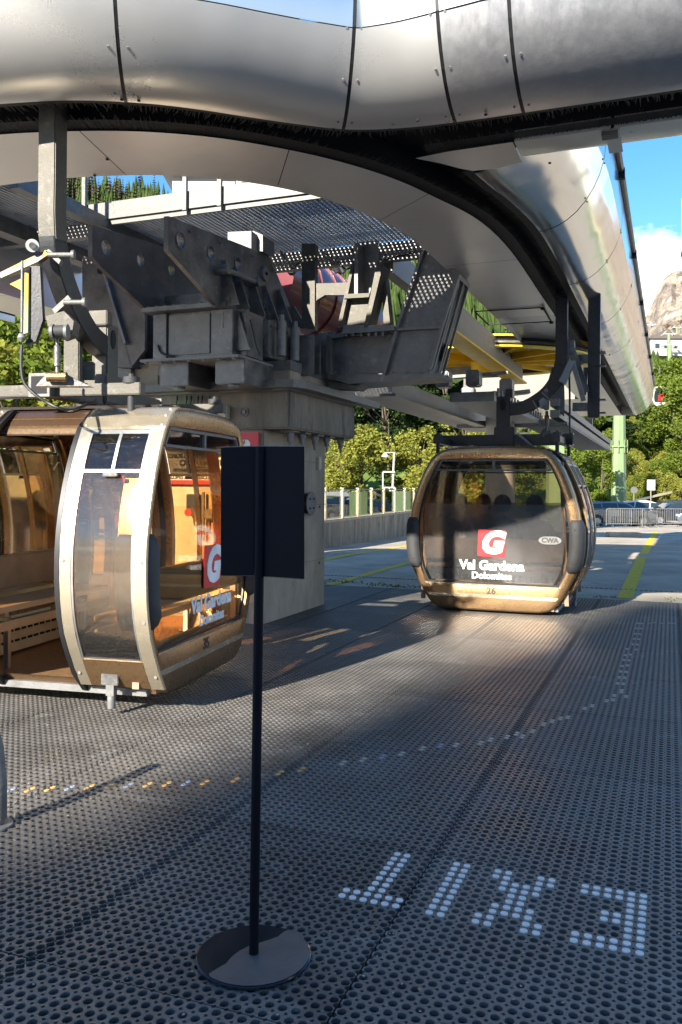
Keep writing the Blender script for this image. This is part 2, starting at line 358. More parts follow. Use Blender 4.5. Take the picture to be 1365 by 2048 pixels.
def plate_holes(mb, outer, holes, nrm, th):
    """flat plate with round holes: outer = list of points, holes = (centre, r)"""
    outer = [Vector(p) for p in outer]; nrm = Vector(nrm).normalized()
    X = (outer[1]-outer[0]).normalized(); X = (X-nrm*X.dot(nrm)).normalized(); Y = nrm.cross(X); o0 = outer[0]
    bm = bmesh.new(); edges = []
    loops = [[((p-o0).dot(X), (p-o0).dot(Y)) for p in outer]]
    for c, r in holes:
        c = Vector(c); cx, cy = (c-o0).dot(X), (c-o0).dot(Y)
        loops.append([(cx+r*math.cos(2*math.pi*k/20), cy+r*math.sin(2*math.pi*k/20)) for k in range(20)])
    for lp in loops:
        vs = [bm.verts.new((a, b, 0)) for a, b in lp]
        for i in range(len(vs)): edges.append(bm.edges.new((vs[i], vs[(i+1) % len(vs)])))
    bmesh.ops.triangle_fill(bm, edges=edges, use_beauty=True)
    r_ = bmesh.ops.extrude_face_region(bm, geom=bm.faces[:])
    bmesh.ops.translate(bm, verts=[g for g in r_['geom'] if isinstance(g, bmesh.types.BMVert)], vec=(0, 0, th))
    bm.verts.index_update()
    mb.add([o0+X*v.co.x+Y*v.co.y+nrm*v.co.z for v in bm.verts], [tuple(v.index for v in f.verts) for f in bm.faces]); bm.free()
def catmull(P, n=10):
    out = []
    for i in range(len(P)-1):
        p0 = Vector(P[max(i-1, 0)]); p1 = Vector(P[i]); p2 = Vector(P[i+1]); p3 = Vector(P[min(i+2, len(P)-1)])
        for k in range(n):
            t = k/n
            out.append(.5*((2*p1)+(p2-p0)*t+(2*p0-5*p1+4*p2-p3)*t*t+(3*p1-p0-3*p2+p3)*t**3))
    out.append(Vector(P[-1])); return out

# ================================================================== SETTING
def gz(Y): return 0. if Y < 20 else (-.65*(Y-20)/32 if Y < 52 else -.65)
DU, DV, SV, SU = .049, .044, -.9475, 2.3           # pitch of the holes and the corner of one mat
NR, NC = 27, 24
def mat_mesh():
    mb = MB(); r = .0152; gap = .0095; zt = 0.; zb = -.016
    n = 16
    for i in range(NC):
        for j in range(NR):
            cx, cy = (i+.5)*DV, (j+.5)*DU; hx, hy = DV/2, DU/2
            ex0 = .0028 if i == 0 else 0; ex1 = .0028 if i == NC-1 else 0; ey0 = .0028 if j == 0 else 0; ey1 = .0028 if j == NR-1 else 0
            xa, xb, ya, yb = cx-hx+ex0, cx+hx-ex1, cy-hy+ey0, cy+hy-ey1; g = gap
            sx0 = g*(2.0 if ex0 else 1); sx1 = g*(2.0 if ex1 else 1)
            out = [(xb, cy), (xb, yb-sx1*.75), (xb-sx1*.5, yb-sx1*.5+.001), (xb-sx1*.75, yb), (cx, yb), (xa+sx0*.75, yb), (xa+sx0*.5, yb-sx0*.5+.001), (xa, yb-sx0*.75),
                   (xa, cy), (xa, ya+sx0*.75), (xa+sx0*.5, ya+sx0*.5-.001), (xa+sx0*.75, ya), (cx, ya), (xb-sx1*.75, ya), (xb-sx1*.5, ya+sx1*.5-.001), (xb, ya+sx1*.75)]
            ang = [0, 24, 45, 66, 90, 114, 135, 156, 180, 204, 225, 246, 270, 294, 315, 336]
            hole = [(cx+r*math.cos(math.radians(a)), cy+r*1.06*math.sin(math.radians(a))) for a in ang]
            lip = [(cx+(r+.0016)*math.cos(math.radians(a)), cy+(r*1.06+.0016)*math.sin(math.radians(a))) for a in ang]
            vs = [(x, y, zt) for x, y in out]+[(x, y, zt) for x, y in lip]+[(x, y, zt-.0016) for x, y in hole]+[(x, y, zb) for x, y in hole]
            fs = []
            for k in range(n):
                q = (k+1) % n
                fs += [(k, q, n+q, n+k), (n+k, n+q, 2*n+q, 2*n+k), (2*n+k, 2*n+q, 3*n+q, 3*n+k)]
            o = len(vs); low = []
            for a in (1, 2, 3, 5, 6, 7, 9, 10, 11, 13, 14, 15): low.append(a); vs.append((out[a][0], out[a][1], zb))
            for q in (0, 3, 6, 9):
                fs += [(low[q+1], low[q], o+q, o+q+1), (low[q+2], low[q+1], o+q+1, o+q+2)]
            mb.add(vs, fs)
    me = D.meshes.new('floor'); me.from_pydata([tuple(p) for p in mb.v], [], mb.f); me.update()
    me.materials.append(M['rubber']); return me
fm = mat_mesh()
for ci in range(-8, 2):
    for ri in range(-4, 8):
        o = D.objects.new('floor', fm); COL.objects.link(o); o['kind'] = 'structure'
        p = W(SV+ci*NC*DV, SU+ri*NR*DU, random.uniform(-.0008, .0008))
        o.location = p; o.rotation_euler = (0, 0, -TH)
U_END = SU+8*NR*DU
fb = MB(); fb.add([W(-10, -3.1, -.0165), W(6, -3.1, -.0165), W(6, U_END, -.0165), W(-10, U_END, -.0165)], [(0, 1, 2, 3)])
fb.build('floor', 'floor_base', struct=True)
# the rest of the platform floor, right and behind the camera
fb = MB(); fb.add([W(1.17, SU-4*NR*DU, 0), W(6, SU-4*NR*DU, 0), W(6, U_END, 0), W(1.17, U_END, 0)], [(0, 1, 2, 3)])
fb.build('floor', 'rubber', struct=True)
# asphalt yard, falling gently towards the car park
g = MB(); ys = [U_END, 16, 18, 22, 27, 33, 40, 48, 56, 66]; xs = [-60, -20, -10, -4, 0, 4, 10, 30, 60]
vs = []
for u in ys:
    for v in xs: p = W(v, u); p.z = gz(p.y) - (0 if u > U_END else .0); vs.append(p)
g.add(vs, [(a*len(xs)+b, a*len(xs)+b+1, (a+1)*len(xs)+b+1, (a+1)*len(xs)+b) for a in range(len(ys)-1) for b in range(len(xs)-1)])
g.build('ground', 'asphalt', struct=True)
g = MB(); g.add([W(-400, -400, -.4), W(400, -400, -.4), W(400, 130, -.9), W(-400, 130, -.9)], [(0, 1, 2, 3)]); g.build('ground', 'concrete_ground', struct=True)
def ground_strip(name, mat, px, w, dz=.006):
    pts = [PZ(x, y, 0) for x, y in px]; out = []
    for i, p in enumerate(pts):
        # follow the falling yard
        a, b = ray(*px[i]); Y = p.y
        for _ in range(12): Y = (gz(Y)-EYE)/b
        p = Vector((a*Y, Y, gz(Y)+dz)); out.append(p)
    d = (out[-1]-out[0]).normalized(); nrm = Vector((-d.y, d.x, 0))*w/2
    # dense along its length so that it lies on the yard
    res = []
    for i in range(len(out)-1):
        for k in range(8): res.append(out[i].lerp(out[i+1], k/8))
    res.append(out[-1])
    for p in res: p.z = gz(p.y)+dz
    vs = []
    for p in res: vs += [p-nrm, p+nrm]
    mb = MB(); mb.add(vs, [(2*i, 2*i+1, 2*i+3, 2*i+2) for i in range(len(res)-1)]); return mb.build(name, mat, struct=True)
ground_strip('road_marking', 'line_yellow', [(1250, 1197), (1312, 1064)], .22)
ground_strip('road_marking', 'line_yellow', [(660, 1170), (835, 1121)], .16)
ground_strip('road_marking', 'line_yellow', [(640, 1122), (830, 1090)], .20)
# weedy strip and drain slot along the edge of the rubber
ws = MB()
for k in range(900):
    v = random.uniform(-8, 3); u = U_END+.35+random.gauss(0, .13)+.12*math.sin(v*2)
    if noise.noise(Vector((v*1.3, u, 0))) < -.05: continue
    p = W(v, u, .0); h = random.uniform(.01, .035); a = random.uniform(0, 6.28); d = Vector((math.cos(a), math.sin(a), 0))*.02
    ws.add([p-d, p+d, p+ZD*h+d*random.uniform(-1, 2)], [(0, 1, 2)])
tag(ws.build('weeds', 'leaf_green'), 'low weeds and moss along the edge of the rubber floor', 'weeds', kind='stuff')
dr = MB()
for k in range(170):
    a = W(-8+k*.075, U_END+1.35, .006); dr.box(a, (.045, .05, .01), (VD, UD, ZD))
tag(dr.build('drain_grate', 'dark_steel'), 'thin dark drain slot crossing the grey yard beyond the rubber floor', 'drain')

# terrain round the yard: wooded hill on the left and ahead, grass slope on the right
EL = [(-500, .33), (-100, .34), (130, .352), (300, .338), (430, .31), (600, .272), (720, .262), (800, .262), (900, .25), (1100, .22), (1240, .19), (1290, .172), (1330, .155), (1365, .16), (1410, .12), (1450, .05), (1520, .015), (2300, .01)]
def crest(px):
    for i in range(len(EL)-1):
        if EL[i][0] <= px <= EL[i+1][0]:
            t = (px-EL[i][0])/(EL[i+1][0]-EL[i][0]); return EL[i][1]*(1-t)+EL[i+1][1]*t
    return EL[0][1] if px < EL[0][0] else EL[-1][1]
def hillz(px, Y):
    a = max(0, (Y-64)/(300-64)); zc = crest(px)*300+1.6-8
    return -.65+(zc+.65)*(a**1.05)+(1.2*noise.noise(Vector((px*.02, Y*.03, 0))) if Y > 70 else 0)
hm = MB(); pxs = list(range(-500, 2301, 40)); Ys = [62, 66, 72, 80, 90, 105, 125, 150, 180, 215, 255, 300, 340]
vs = [((px-CX)/F*Y, Y, hillz(px, Y) if Y > 62 else -.9) for Y in Ys for px in pxs]; n = len(pxs)
hm.add(vs, [(a*n+b, a*n+b+1, (a+1)*n+b+1, (a+1)*n+b) for a in range(len(Ys)-1) for b in range(n-1)])
hm.build('hillside', 'grass', smooth=True, struct=True)

# far rock face
mm = MB(); nx, ny = 90, 60; vs = []
def mountz(x, y):      # x across, y depth (km scale in metres)
    r = (x-2450)/1500.; ridge = 3500-900*abs(r)**1.2
    return ridge
# silhouette in directions: (px, py) of the skyline
SK = [(1180, 700), (1272, 668), (1285, 640), (1300, 610), (1312, 580), (1320, 557), (1335, 545), (1350, 538), (1375, 533), (1450, 515), (1600, 520), (1900, 600), (2200, 680)]
def sky_y(px):
    for i in range(len(SK)-1):
        if SK[i][0] <= px <= SK[i+1][0]:
            t = (px-SK[i][0])/(SK[i+1][0]-SK[i][0]); return SK[i][1]*(1-t)+SK[i+1][1]*t
    return 700
for j in range(ny):
    t = j/(ny-1)
    for i in range(nx):
        s_ = i/(nx-1); px = 1180+(s_**1.7)*1020
        Yt = 2600+500*noise.noise(Vector((px*.01, 0, 3)))*.3; a = (px-CX)/F
        zt = 1.6+(H0-sky_y(px))/F*Yt+12*noise.noise(Vector((px*.06, 1, 1)))
        Y = Yt-(1-t)*1100; z = zt*(t**.8)
        q = Vector((px*.025, t*5, 0)); d = noise.fractal(q, .8, 2.2, 6)
        if t < .97: Y += d*75; z += noise.noise(q*3)*10
        vs.append((a*Y, Y, z))
mm.add(vs, [(a*nx+b, a*nx+b+1, (a+1)*nx+b+1, (a+1)*nx+b) for a in range(ny-1) for b in range(nx-1)])
mm.build('mountain', 'rock', smooth=False, struct=True)

# ================================================================== WRITING AND STUDS IN THE FLOOR
def lat(i, j, z=.0): return W(SV+(i+.5)*DV, SU+(j+.5)*DU, z)
def stud(mb, i, j, r=.0146):
    c = lat(i, j); n = 14
    rr = [(r, -.003), (r, .0012), (r*.93, .003), (r*.62, .003), (r*.58, .0018), (.0001, .0018)]
    vs = []
    for q, z in rr: vs += [c+VD*(q*math.cos(2*math.pi*k/n))+UD*(q*math.sin(2*math.pi*k/n))+ZD*z for k in range(n)]
    mb.add(vs, [(a*n+k, a*n+(k+1) % n, (a+1)*n+(k+1) % n, (a+1)*n+k) for a in range(5) for k in range(n)])
LET = {
 'E': (14, {0: '012345', 1: '012345', 2: '45', 3: '45', 4: '2345', 5: '2345', 6: '45', 7: '45', 8: '012345', 9: '012345'}),
 'X': (6, {0: '0145', 1: '0145', 2: '1234', 3: '1234', 4: '23', 5: '23', 6: '1234', 7: '1234', 8: '0145', 9: '0145'}),
 'I': (2, {j: '01' for j in range(10)}),
 'T': (-6, {0: '012345', 1: '012345', **{j: '23' for j in range(2, 10)}})}
for ch, (i0, rows) in LET.items():
    mb = MB()
    for j, cs in rows.items():
        for c_ in cs: stud(mb, i0+int(c_), 16+j)
    tag(mb.build('floor_letter', 'button_white', smooth=True), 'letter %s of white plugs set in the black rubber mat' % ch, 'floor letter', 'letters of the word EXIT set in the floor')
done = set()
pmesh = {}
def plug(x, y, col, two=True):
    p = PZ(x, y); v, u = uv(p.x, p.y); i = int(math.floor((v-SV)/DV)); j = int(math.floor((u-SU)/DU))
    for dj in ((0, -1) if two else (0,)):
        if (i, j+dj) in done: continue
        done.add((i, j+dj))
        if col not in pmesh:
            mb = MB(); stud(mb, 0, 0); c = lat(0, 0); mb.v = [q-c for q in mb.v]; o = mb.build('floor_plug', 'button_'+col, smooth=True); pmesh[col] = o.data
        else:
            o = D.objects.new('floor_plug', pmesh[col]); COL.objects.link(o)
        o.location = lat(i, j+dj)
        tag(o, {'orange': 'small orange plug in the left half of the dotted line across the rubber mat', 'blue': 'small pale blue plug in the left half of the dotted line across the rubber mat', 'cream': 'small cream plug in the right half of the dotted line across the rubber mat'}[col], 'floor plug', 'plugs of the dotted line, %s' % col)
for x, y, c_ in [(47, 395, 'blue'), (138, 390, 'orange'), (232, 388, 'orange'), (320, 384, 'blue'), (410, 380, 'orange'), (497, 375, 'orange'), (582, 370, 'blue'), (667, 364, 'orange'), (752, 360, 'orange'), (837, 355, 'blue'), (920, 353, 'orange'), (1055, 342, 'orange'), (1160, 333, 'blue'), (1247, 313, 'orange'), (1335, 302, 'orange')]:
    plug(x*.4542, 1400+y*.4542, c_)
for x, y in [(404, 513), (460, 505), (515, 493), (570, 485), (622, 475), (672, 467), (723, 460), (790, 460), (820, 447), (868, 438), (890, 432), (910, 438), (935, 424), (970, 404), (993, 396), (1017, 387), (1040, 385), (1085, 362), (1105, 352), (1145, 338), (1162, 337), (1180, 326), (1200, 329)]:
    plug(400+x*.707, 1160+y*.707, 'blue' if x in (515, 672) else 'cream')
k = 0
for t in range(13):
    x = 1185+(1236-1185)*t/12; y = 313-(313-122)*(t/12)**.9
    plug(400+x*.707, 1160+y*.707, 'cream'); plug(400+(x+14)*.707, 1160+y*.707, 'cream')
for x in range(1252, 1360, 18): plug(400+x*.707, 1160+122*.707, 'cream', False)

# ================================================================== STATION CANOPY
ZS = 4.15
O_ = [(-9.62, 10.6), (-9.60, 10.0), (-9.54, 9), (-9.33, 7.4), (-8.9, 6.3), (-8.25, 5.45), (-7.4, 4.84), (-6.4, 4.44), (-5.4, 4.32), (-4.7, 4.37), (-4.23, 4.47), (-3.72, 4.60), (-3.3, 4.80), (-3.0, 5.01), (-2.73, 5.24), (-2.46, 5.46), (-2.15, 5.67), (-1.75, 5.78), (-1.3, 5.815), (-.8, 5.825), (0, 5.83), (1.5, 5.83), (3.6, 5.83)]
OC = catmull([(a, b, 0) for a, b in O_], 8)
half = [(-1.60, 31), (-1.60, 20), (-1.61, 12), (-1.65, 8.6), (-1.98, 7.15), (-2.37, 6.30), (-2.93, 5.63), (-3.5, 5.22), (-4.15, 4.97), (-4.8, 4.83)]
I_ = [(-10.8-a, {31: 10.6, 20: 10.3, 12: 10.0}.get(b, b)) for a, b in half]+[(-5.4, 4.79)]+half[::-1]
IC = catmull([(a, b, 0) for a, b in I_], 8)
ah = [(-2.46, 31), (-2.46, 20), (-2.46, 12), (-2.48, 8.7), (-2.61, 7.7), (-2.9, 6.91), (-3.31, 6.37), (-3.86, 6.00), (-4.3, 5.84), (-4.8, 5.74)]
A_ = [(-10.8-a, {31: 10.6, 20: 10.3, 12: 10.0}.get(b, b)) for a, b in ah]+[(-5.4, 5.70)]+ah[::-1]
AC = catmull([(a, b, 0) for a, b in A_], 8)
R_ = [(-1.50, 6.80), (-1.43, 7.2), (-1.33, 7.7), (-1.24, 8.45), (-1.205, 9.6), (-1.20, 12), (-1.20, 16), (-1.20, 20), (-1.20, 25), (-1.20, 31)]
RC = catmull([(a, b, 0) for a, b in R_], 8)
P_A = [(0, .09), (0, 0), (.03, .0), (.1, .012), (.17, .035), (.24, .068), (.31, .112), (.38, .17), (.45, .245), (.52, .345), (.56, .42), (.565, .425), (.60, .58), (.62, .78), (.63, 1.0), (.60, 1.18), (.50, 1.27), (.3, 1.31)]
P_S = [(0, .09), (0, 0), (.03, .0), (.1, .010), (.19, .030), (.28, .066), (.37, .115), (.45, .175), (.52, .25), (.58, .34), (.63, .45), (.635, .46), (.67, .60), (.69, .78), (.70, 1.0), (.67, 1.18), (.55, 1.27), (.3, 1.31)]
P_R = [(0, .09), (0, 0), (.03, .0), (.10, .010), (.18, .035), (.27, .08), (.36, .15), (.45, .25), (.52, .36), (.575, .48), (.61, .60), (.615, .61), (.63, .74), (.64, .9), (.63, 1.05), (.60, 1.18), (.50, 1.27), (.3, 1.31)]
def tang(P, i): return (P[min(i+1, len(P)-1)]-P[max(i-1, 0)]).normalized()
def outline(P, n_off, side):    # offset of a plan curve; side +1 = to the right of the walking direction
    out = []
    for i in range(len(P)):
        t = tang(P, i); out.append(P[i]+Vector((t.y, -t.x, 0))*(side*n_off))
    return out
canopy = thing('station_canopy', 'polished metal canopy of the lift station with a black slot curving round its underside', 'canopy', W(-1.4, 10, 5.2))
def skin(P, i0, i1, side, prof, name, mat, prof2=None, f=None, shrink=.012):
    if name == 'skin_panel' and prof is P_A and P[i0].x < -1.2:
        skin(P, i0, i1, side, prof[:11], 'skin_lower', mat, prof2[:11], f, shrink)
        return skin(P, i0, i1, side, prof[11:], 'fascia_panel', 'fascia', prof2[11:], f, shrink)
    mb = MB(); rows = []
    for i in range(i0, i1+1):
        t = tang(P, i); nrm = Vector((t.y, -t.x, 0))*side
        k = f(P[i]) if f else 0.
        base = P[i]
        if i == i0: base = base+t*shrink
        if i == i1: base = base-t*shrink
        row = []
        for q in range(len(prof)):
            a, z = prof[q]
            if prof2: a = a*(1-k)+prof2[q][0]*k; z = z*(1-k)+prof2[q][1]*k
            p = base+nrm*a; row.append(W(p.x, p.y, ZS+z))
        rows.append(row)
    n = len(prof)
    for r in rows: mb.v += r
    mb.f = [(a*n+b, (a+1)*n+b, (a+1)*n+b+1, a*n+b+1) for a in range(len(rows)-1) for b in range(n-1)]
    o = mb.build(name, mat, canopy, smooth=True, sharp=17)
    return o
def idx(P, test):
    for i, p in enumerate(P):
        if test(p): return i
    return len(P)-1
def kS(p): return min(1, max(0, (p.x+2.1)/1.0))
cuts = [0, idx(OC, lambda p: p.y < 9), idx(OC, lambda p: p.y < 6.3), idx(OC, lambda p: p.x > -6.2), idx(OC, lambda p: p.x > -3.42), idx(OC, lambda p: p.x > -2.2), idx(OC, lambda p: p.x > -1.45), idx(OC, lambda p: p.x > -1.0), idx(OC, lambda p: p.x > 2), len(OC)-1]
for a, b in zip(cuts, cuts[1:]):
    skin(OC, a, b, 1, P_A, 'skin_panel', 'skin_brushed' if OC[a].x > -1.6 else 'skin', P_S, kS)
# dark joint strips behind the panel gaps, and seam covers standing a little proud
def seam(P, i, side, prof, prof2, f, mat='gasket', w=.022, out=-.006, name='seam_strip'):
    t = tang(P, i); nrm = Vector((t.y, -t.x, 0))*side; k = f(P[i]) if f else 0.
    pts = []
    for q in range(1, len(prof)):
        a, z = prof[q]
        if prof2: a = a*(1-k)+prof2[q][0]*k; z = z*(1-k)+prof2[q][1]*k
        c = Vector((.25, .9)) - Vector((0, 0)); p = P[i]+nrm*(a+out*.7); pts.append(W(p.x, p.y, ZS+z-out*.7))
    mb = MB(); mb.ribbon(pts, .006, w, W(t.x, t.y)-W(0, 0)); mb.build(name, mat, canopy)
    side_v = (W(t.x, t.y)-W(0, 0)).normalized()
    for q in (2, 6, 9):
        if q < len(pts)-1:
            for sg in (-1, 1):
                c_ = pts[q]+side_v*(sg*(w*.5+.035)); nn = side_v.cross(pts[q+1]-pts[q-1]).normalized()
                MB().cyl(c_-nn*.012, c_+nn*.012, .009, 8).build('rivet', 'zinc_dull', canopy)
for i in cuts[2:-1]: seam(OC, i, 1, P_A, P_S, kS, w=.05 if OC[i].x < -2.6 else .026)
rc = [0]+[idx(RC, lambda p, u=u: p.y > u) for u in (8.5, 10.9, 13.6, 16.6, 20, 24, 27.5)]+[len(RC)-1]
for a, b in zip(rc, rc[1:]): skin(RC, a, b, 1 if False else 1, P_R, 'skin_panel', 'skin_mirror')
for i in rc[1:-1]: seam(RC, i, 1, P_R, None, None, w=.04)
# gutter rail with clips along the outside of the leg
gm = MB(); gp = [W(-1.20+.66, u, ZS+1.02) for u in (7.2, 12, 18, 24, 31)]
gm.tube(gp, .035, 8)
gm.build('gutter', 'dark_steel', canopy)
for u in (10, 13.5, 17, 20.5, 24, 27.5):
    MB().box(W(-1.20+.655, u, ZS+.98), (.09, .07, .12), (VD, UD, ZD)).build('gutter_clip', 'black', canopy)
# end wall of the leg
ep = [W(-1.20+a, 31, ZS+z) for a, z in P_R[1:]]+[W(-2.46, 31, ZS+1.33), W(-2.46, 31, ZS)]
MB().prism(ep, UD*.02).build('end_wall', 'skin', canopy)
# underside inside the slot and the wall round the inner opening
def strip(P, Q, i0, i1, z, name, mat, shrink=.004, n=1):
    mb = MB(); vs = []
    m = i1-i0
    for i in range(i0, i1+1):
        a = P[i]; b = Q[min(len(Q)-1, round(i*(len(Q)-1)/(len(P)-1)))]
        t = tang(P, i); s_ = shrink if i == i0 else (-shrink if i == i1 else 0)
        vs += [W(a.x+t.x*s_, a.y+t.y*s_, z), W(b.x+t.x*s_, b.y+t.y*s_, z)]
    mb.add(vs, [(2*i, 2*i+1, 2*i+3, 2*i+2) for i in range(m)])
    return mb.build(name, mat, canopy, smooth=True)
N = len(IC)-1; mid = N//2
ic = [0, 8, 18, 28, 44, 58, 66, mid+8, mid+24, mid+37, mid+50, mid+60]
ic = sorted(set([0, idx(IC, lambda p: p.y < 9), idx(IC, lambda p: p.y < 6), idx(IC, lambda p: p.x > -6.6), idx(IC, lambda p: p.x > -4.0), idx(IC, lambda p: p.x > -2.75), idx(IC, lambda p: p.x > -2.0)]))
iu = [i for i, p in enumerate(IC) if i > mid and p.y >= 12.6][0]
ic.append(idx(IC, lambda p: p.x > -3 and p.y > 9.4)); ic.append(iu)
for a, b in zip(ic, ic[1:]): strip(IC, AC, a, b, ZS, 'underside_panel', 'skin_under')
iv = [i for i, p in enumerate(IC) if i > mid and p.y >= 17.5][0]
strip(IC, AC, iv, N, ZS, 'underside_panel', 'skin_under')
MB().add([W(-6.2, 25, ZS+.003), W(-2.47, 25, ZS+.003), W(-2.47, 31, ZS+.003), W(-6.2, 31, ZS+.003)], [(0, 1, 2, 3)]).build('underside_panel', 'skin_under', canopy)
# the same underside backed by dark steel so that nothing shines through its joints
strip(IC, AC, 0, iu, ZS+.02, 'backing_panel', 'black', 0)
strip(IC, AC, iu, iv, ZS+.10, 'underside_grille', 'corrugated', 0)
def wall(P, i0, i1, z0, z1, name, mat):
    mb = MB(); vs = []
    for i in range(i0, i1+1): vs += [W(P[i].x, P[i].y, z0), W(P[i].x, P[i].y, z1)]
    mb.add(vs, [(2*i, 2*i+1, 2*i+3, 2*i+2) for i in range(i1-i0)]); mb.build(name, mat, canopy, smooth=True)
wall(AC, 0, len(AC)-1, ZS, ZS+1.33, 'inner_wall', 'skin_under')
# roof sheet over the whole loop, the leg and the siding
roof_o = outline(OC, .3, 1)
cut = idx(OC, lambda p: p.x > -1.6)
mb = MB(); vs = []
for i in range(0, cut+1):
    q = min(AC, key=lambda p: (p-roof_o[i]).length)
    vs += [W(roof_o[i].x, roof_o[i].y, ZS+1.31), W(q.x, q.y, ZS+1.36)]
mb.add(vs, [(2*i, 2*i+1, 2*i+3, 2*i+2) for i in range(cut)])
mb.add([W(-2.5, 5.4, ZS+1.315), W(3.6, 5.53, ZS+1.315), W(3.6, 6.7, ZS+1.315), W(-2.6, 7.0, ZS+1.315)], [(0, 1, 2, 3)])
mb.add([W(-2.9, 6.5, ZS+1.31), W(-.9, 6.5, ZS+1.31), W(-.9, 31, ZS+1.31), W(-2.46, 31, ZS+1.34), W(-2.46, 8, ZS+1.34)], [(0, 1, 2, 3, 4)])
mb.build('roof_sheet', 'zinc', canopy)
# black sheet above the slot, put in for the darkness seen up through it
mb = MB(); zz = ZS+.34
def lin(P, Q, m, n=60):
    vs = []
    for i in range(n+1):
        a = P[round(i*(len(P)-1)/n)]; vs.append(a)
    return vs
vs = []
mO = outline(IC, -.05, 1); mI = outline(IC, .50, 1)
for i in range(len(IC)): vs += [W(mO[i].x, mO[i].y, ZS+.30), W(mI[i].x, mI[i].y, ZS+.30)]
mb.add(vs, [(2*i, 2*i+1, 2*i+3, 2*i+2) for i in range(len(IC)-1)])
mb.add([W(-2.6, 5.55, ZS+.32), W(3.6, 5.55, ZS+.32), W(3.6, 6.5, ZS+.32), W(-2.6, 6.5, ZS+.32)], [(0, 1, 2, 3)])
mb.build('slot_blackout', 'black', canopy)
def vwall(P, z0, z1, name='slot_wall'):  # black sides, added so the inside of the slot stays dark
    mb = MB(); vs = []
    for p in P: vs += [W(p.x, p.y, z0), W(p.x, p.y, z1)]
    mb.add(vs, [(2*i, 2*i+1, 2*i+3, 2*i+2) for i in range(len(P)-1)]); mb.build(name, 'black', canopy)
vwall(outline(OC, .012, 1), ZS+.006, ZS+.31); vwall(outline(IC, -.012, 1), ZS+.006, ZS+.31); vwall(outline(RC, .012, 1), ZS+.006, ZS+.31)
vwall([Vector((-1.75, 6.30, 0)), Vector((3.6, 6.30, 0))], ZS+.006, ZS+.31)
# siding underside band beyond its slot
mb = MB(); mb.add([W(a, b, ZS-.004) for a, b in [(-1.86, 6.33), (-1.6, 6.29), (-1.1, 6.28), (-1.1, 6.70), (-1.33, 6.76), (-1.50, 6.74), (-1.58, 6.66), (-1.70, 6.50)]], [tuple(range(8))]); mb.build('siding_corner', 'skin', canopy)
bp = [Vector((-1.1, 6.28, 0)), Vector((-.4, 6.28, 0)), Vector((.3, 6.28, 0)), Vector((1.2, 6.28, 0)), Vector((3.6, 6.28, 0))]
pf = [(0, .08), (0, -.004), (.12, -.004), (.26, .0), (.36, .02), (.44, .06), (.49, .12), (.52, .2), (.54, .34), (.55, .6), (.53, 1.1), (.4, 1.27), (.3, 1.31)]
for a, b in ((0, 1), (1, 4)): skin(bp, a, b, -1, pf, 'siding_panel', 'skin')
MB().box(W(-.4, 6.5, ZS-.012), (.10, .42, .012), (VD, UD, ZD)).build('joint_cover', 'skin', canopy)
MB().box(W(-.42, 6.33, ZS-.03), (.11, .09, .03), (VD, UD, ZD)).build('bracket', 'dark_steel', canopy)
# bristles along both lips of the slots
def brush(P, side, length, seed, i0=0, i1=None, tilt=.0, dens=.013):
    rnd = random.Random(seed); mb = MB(); i1 = i1 or len(P)-1
    vs = []; i = i0
    # solid root strip
    rt = []
    for i in range(i0, i1+1):
        t = tang(P, i); n_ = Vector((t.y, -t.x, 0))*side
        a = P[i]+n_*.004; b = P[i]+n_*(length*.62); rt += [W(a.x, a.y, ZS+.02), W(b.x, b.y, ZS+.03+tilt*.5)]
    mb.add(rt, [(2*k, 2*k+1, 2*k+3, 2*k+2) for k in range(i1-i0)])
    for i in range(i0, i1):
        a, b = P[i], P[i+1]; ln = (b-a).length; t = (b-a).normalized(); n_ = Vector((t.y, -t.x, 0))*side
        far = (W(a.x, a.y)-Vector((0, 0, 0))).length
        st = dens*max(1, far/7)
        for k in range(max(1, int(ln/st))):
            c = a+t*(k*st+rnd.uniform(0, st)); L_ = length*rnd.uniform(.72, 1.12); sk = rnd.gauss(0, .12)
            e = c+n_*L_+t*(L_*sk); w = .0045*max(1, far/7)
            z1 = ZS+.025+tilt+rnd.uniform(-.02, .015)
            mb.add([W(c.x-t.x*w, c.y-t.y*w, ZS+.012), W(c.x+t.x*w, c.y+t.y*w, ZS+.012), W(e.x+t.x*w*.3, e.y+t.y*w*.3, z1), W(e.x-t.x*w*.3, e.y-t.y*w*.3, z1)], [(0, 1, 2, 3)])
    mb.build('brush_seal', 'bristle', canopy)
OCm = [p for p in OC]
brush(OCm, -1, .17, 1, i0=idx(OC, lambda p: p.y < 9))
brush(IC, 1, .19, 2, i0=idx(IC, lambda p: p.y < 9), i1=idx(IC, lambda p: p.x > -3 and p.y > 26))
brush(RC, -1, .17, 3, i1=idx(RC, lambda p: p.y > 28))
bq = [Vector((-1.75+.1*k, 6.29, 0)) for k in range(54)]
brush(bq, 1, .17, 4)
# rivets along the lips and a hatch in the underside
rv = []
for px, py in [(244, 198), (278, 200), (667, 258), (692, 262), (836, 240), (972, 228), (1100, 325), (215, 318), (190, 350)]:
    p = PZ(px, py, ZS-.003); MB().cyl(p, p-ZD*.008, .012, 10).build('rivet', 'black', canopy)
hq = [PZ(x, y, ZS-.012) for x, y in [(950, 623), (1086, 615), (1103, 643), (978, 650)]]
hb = MB()
for a, b in zip(hq, hq[1:]+hq[:1]): hb.bar(a, b, .022, .012)
hb.build('hatch_frame', 'black', canopy)
for q in (hq[1], hq[2]): MB().cyl(q, q-ZD*.03, .03, 10).build('hatch_knob', 'black', canopy)

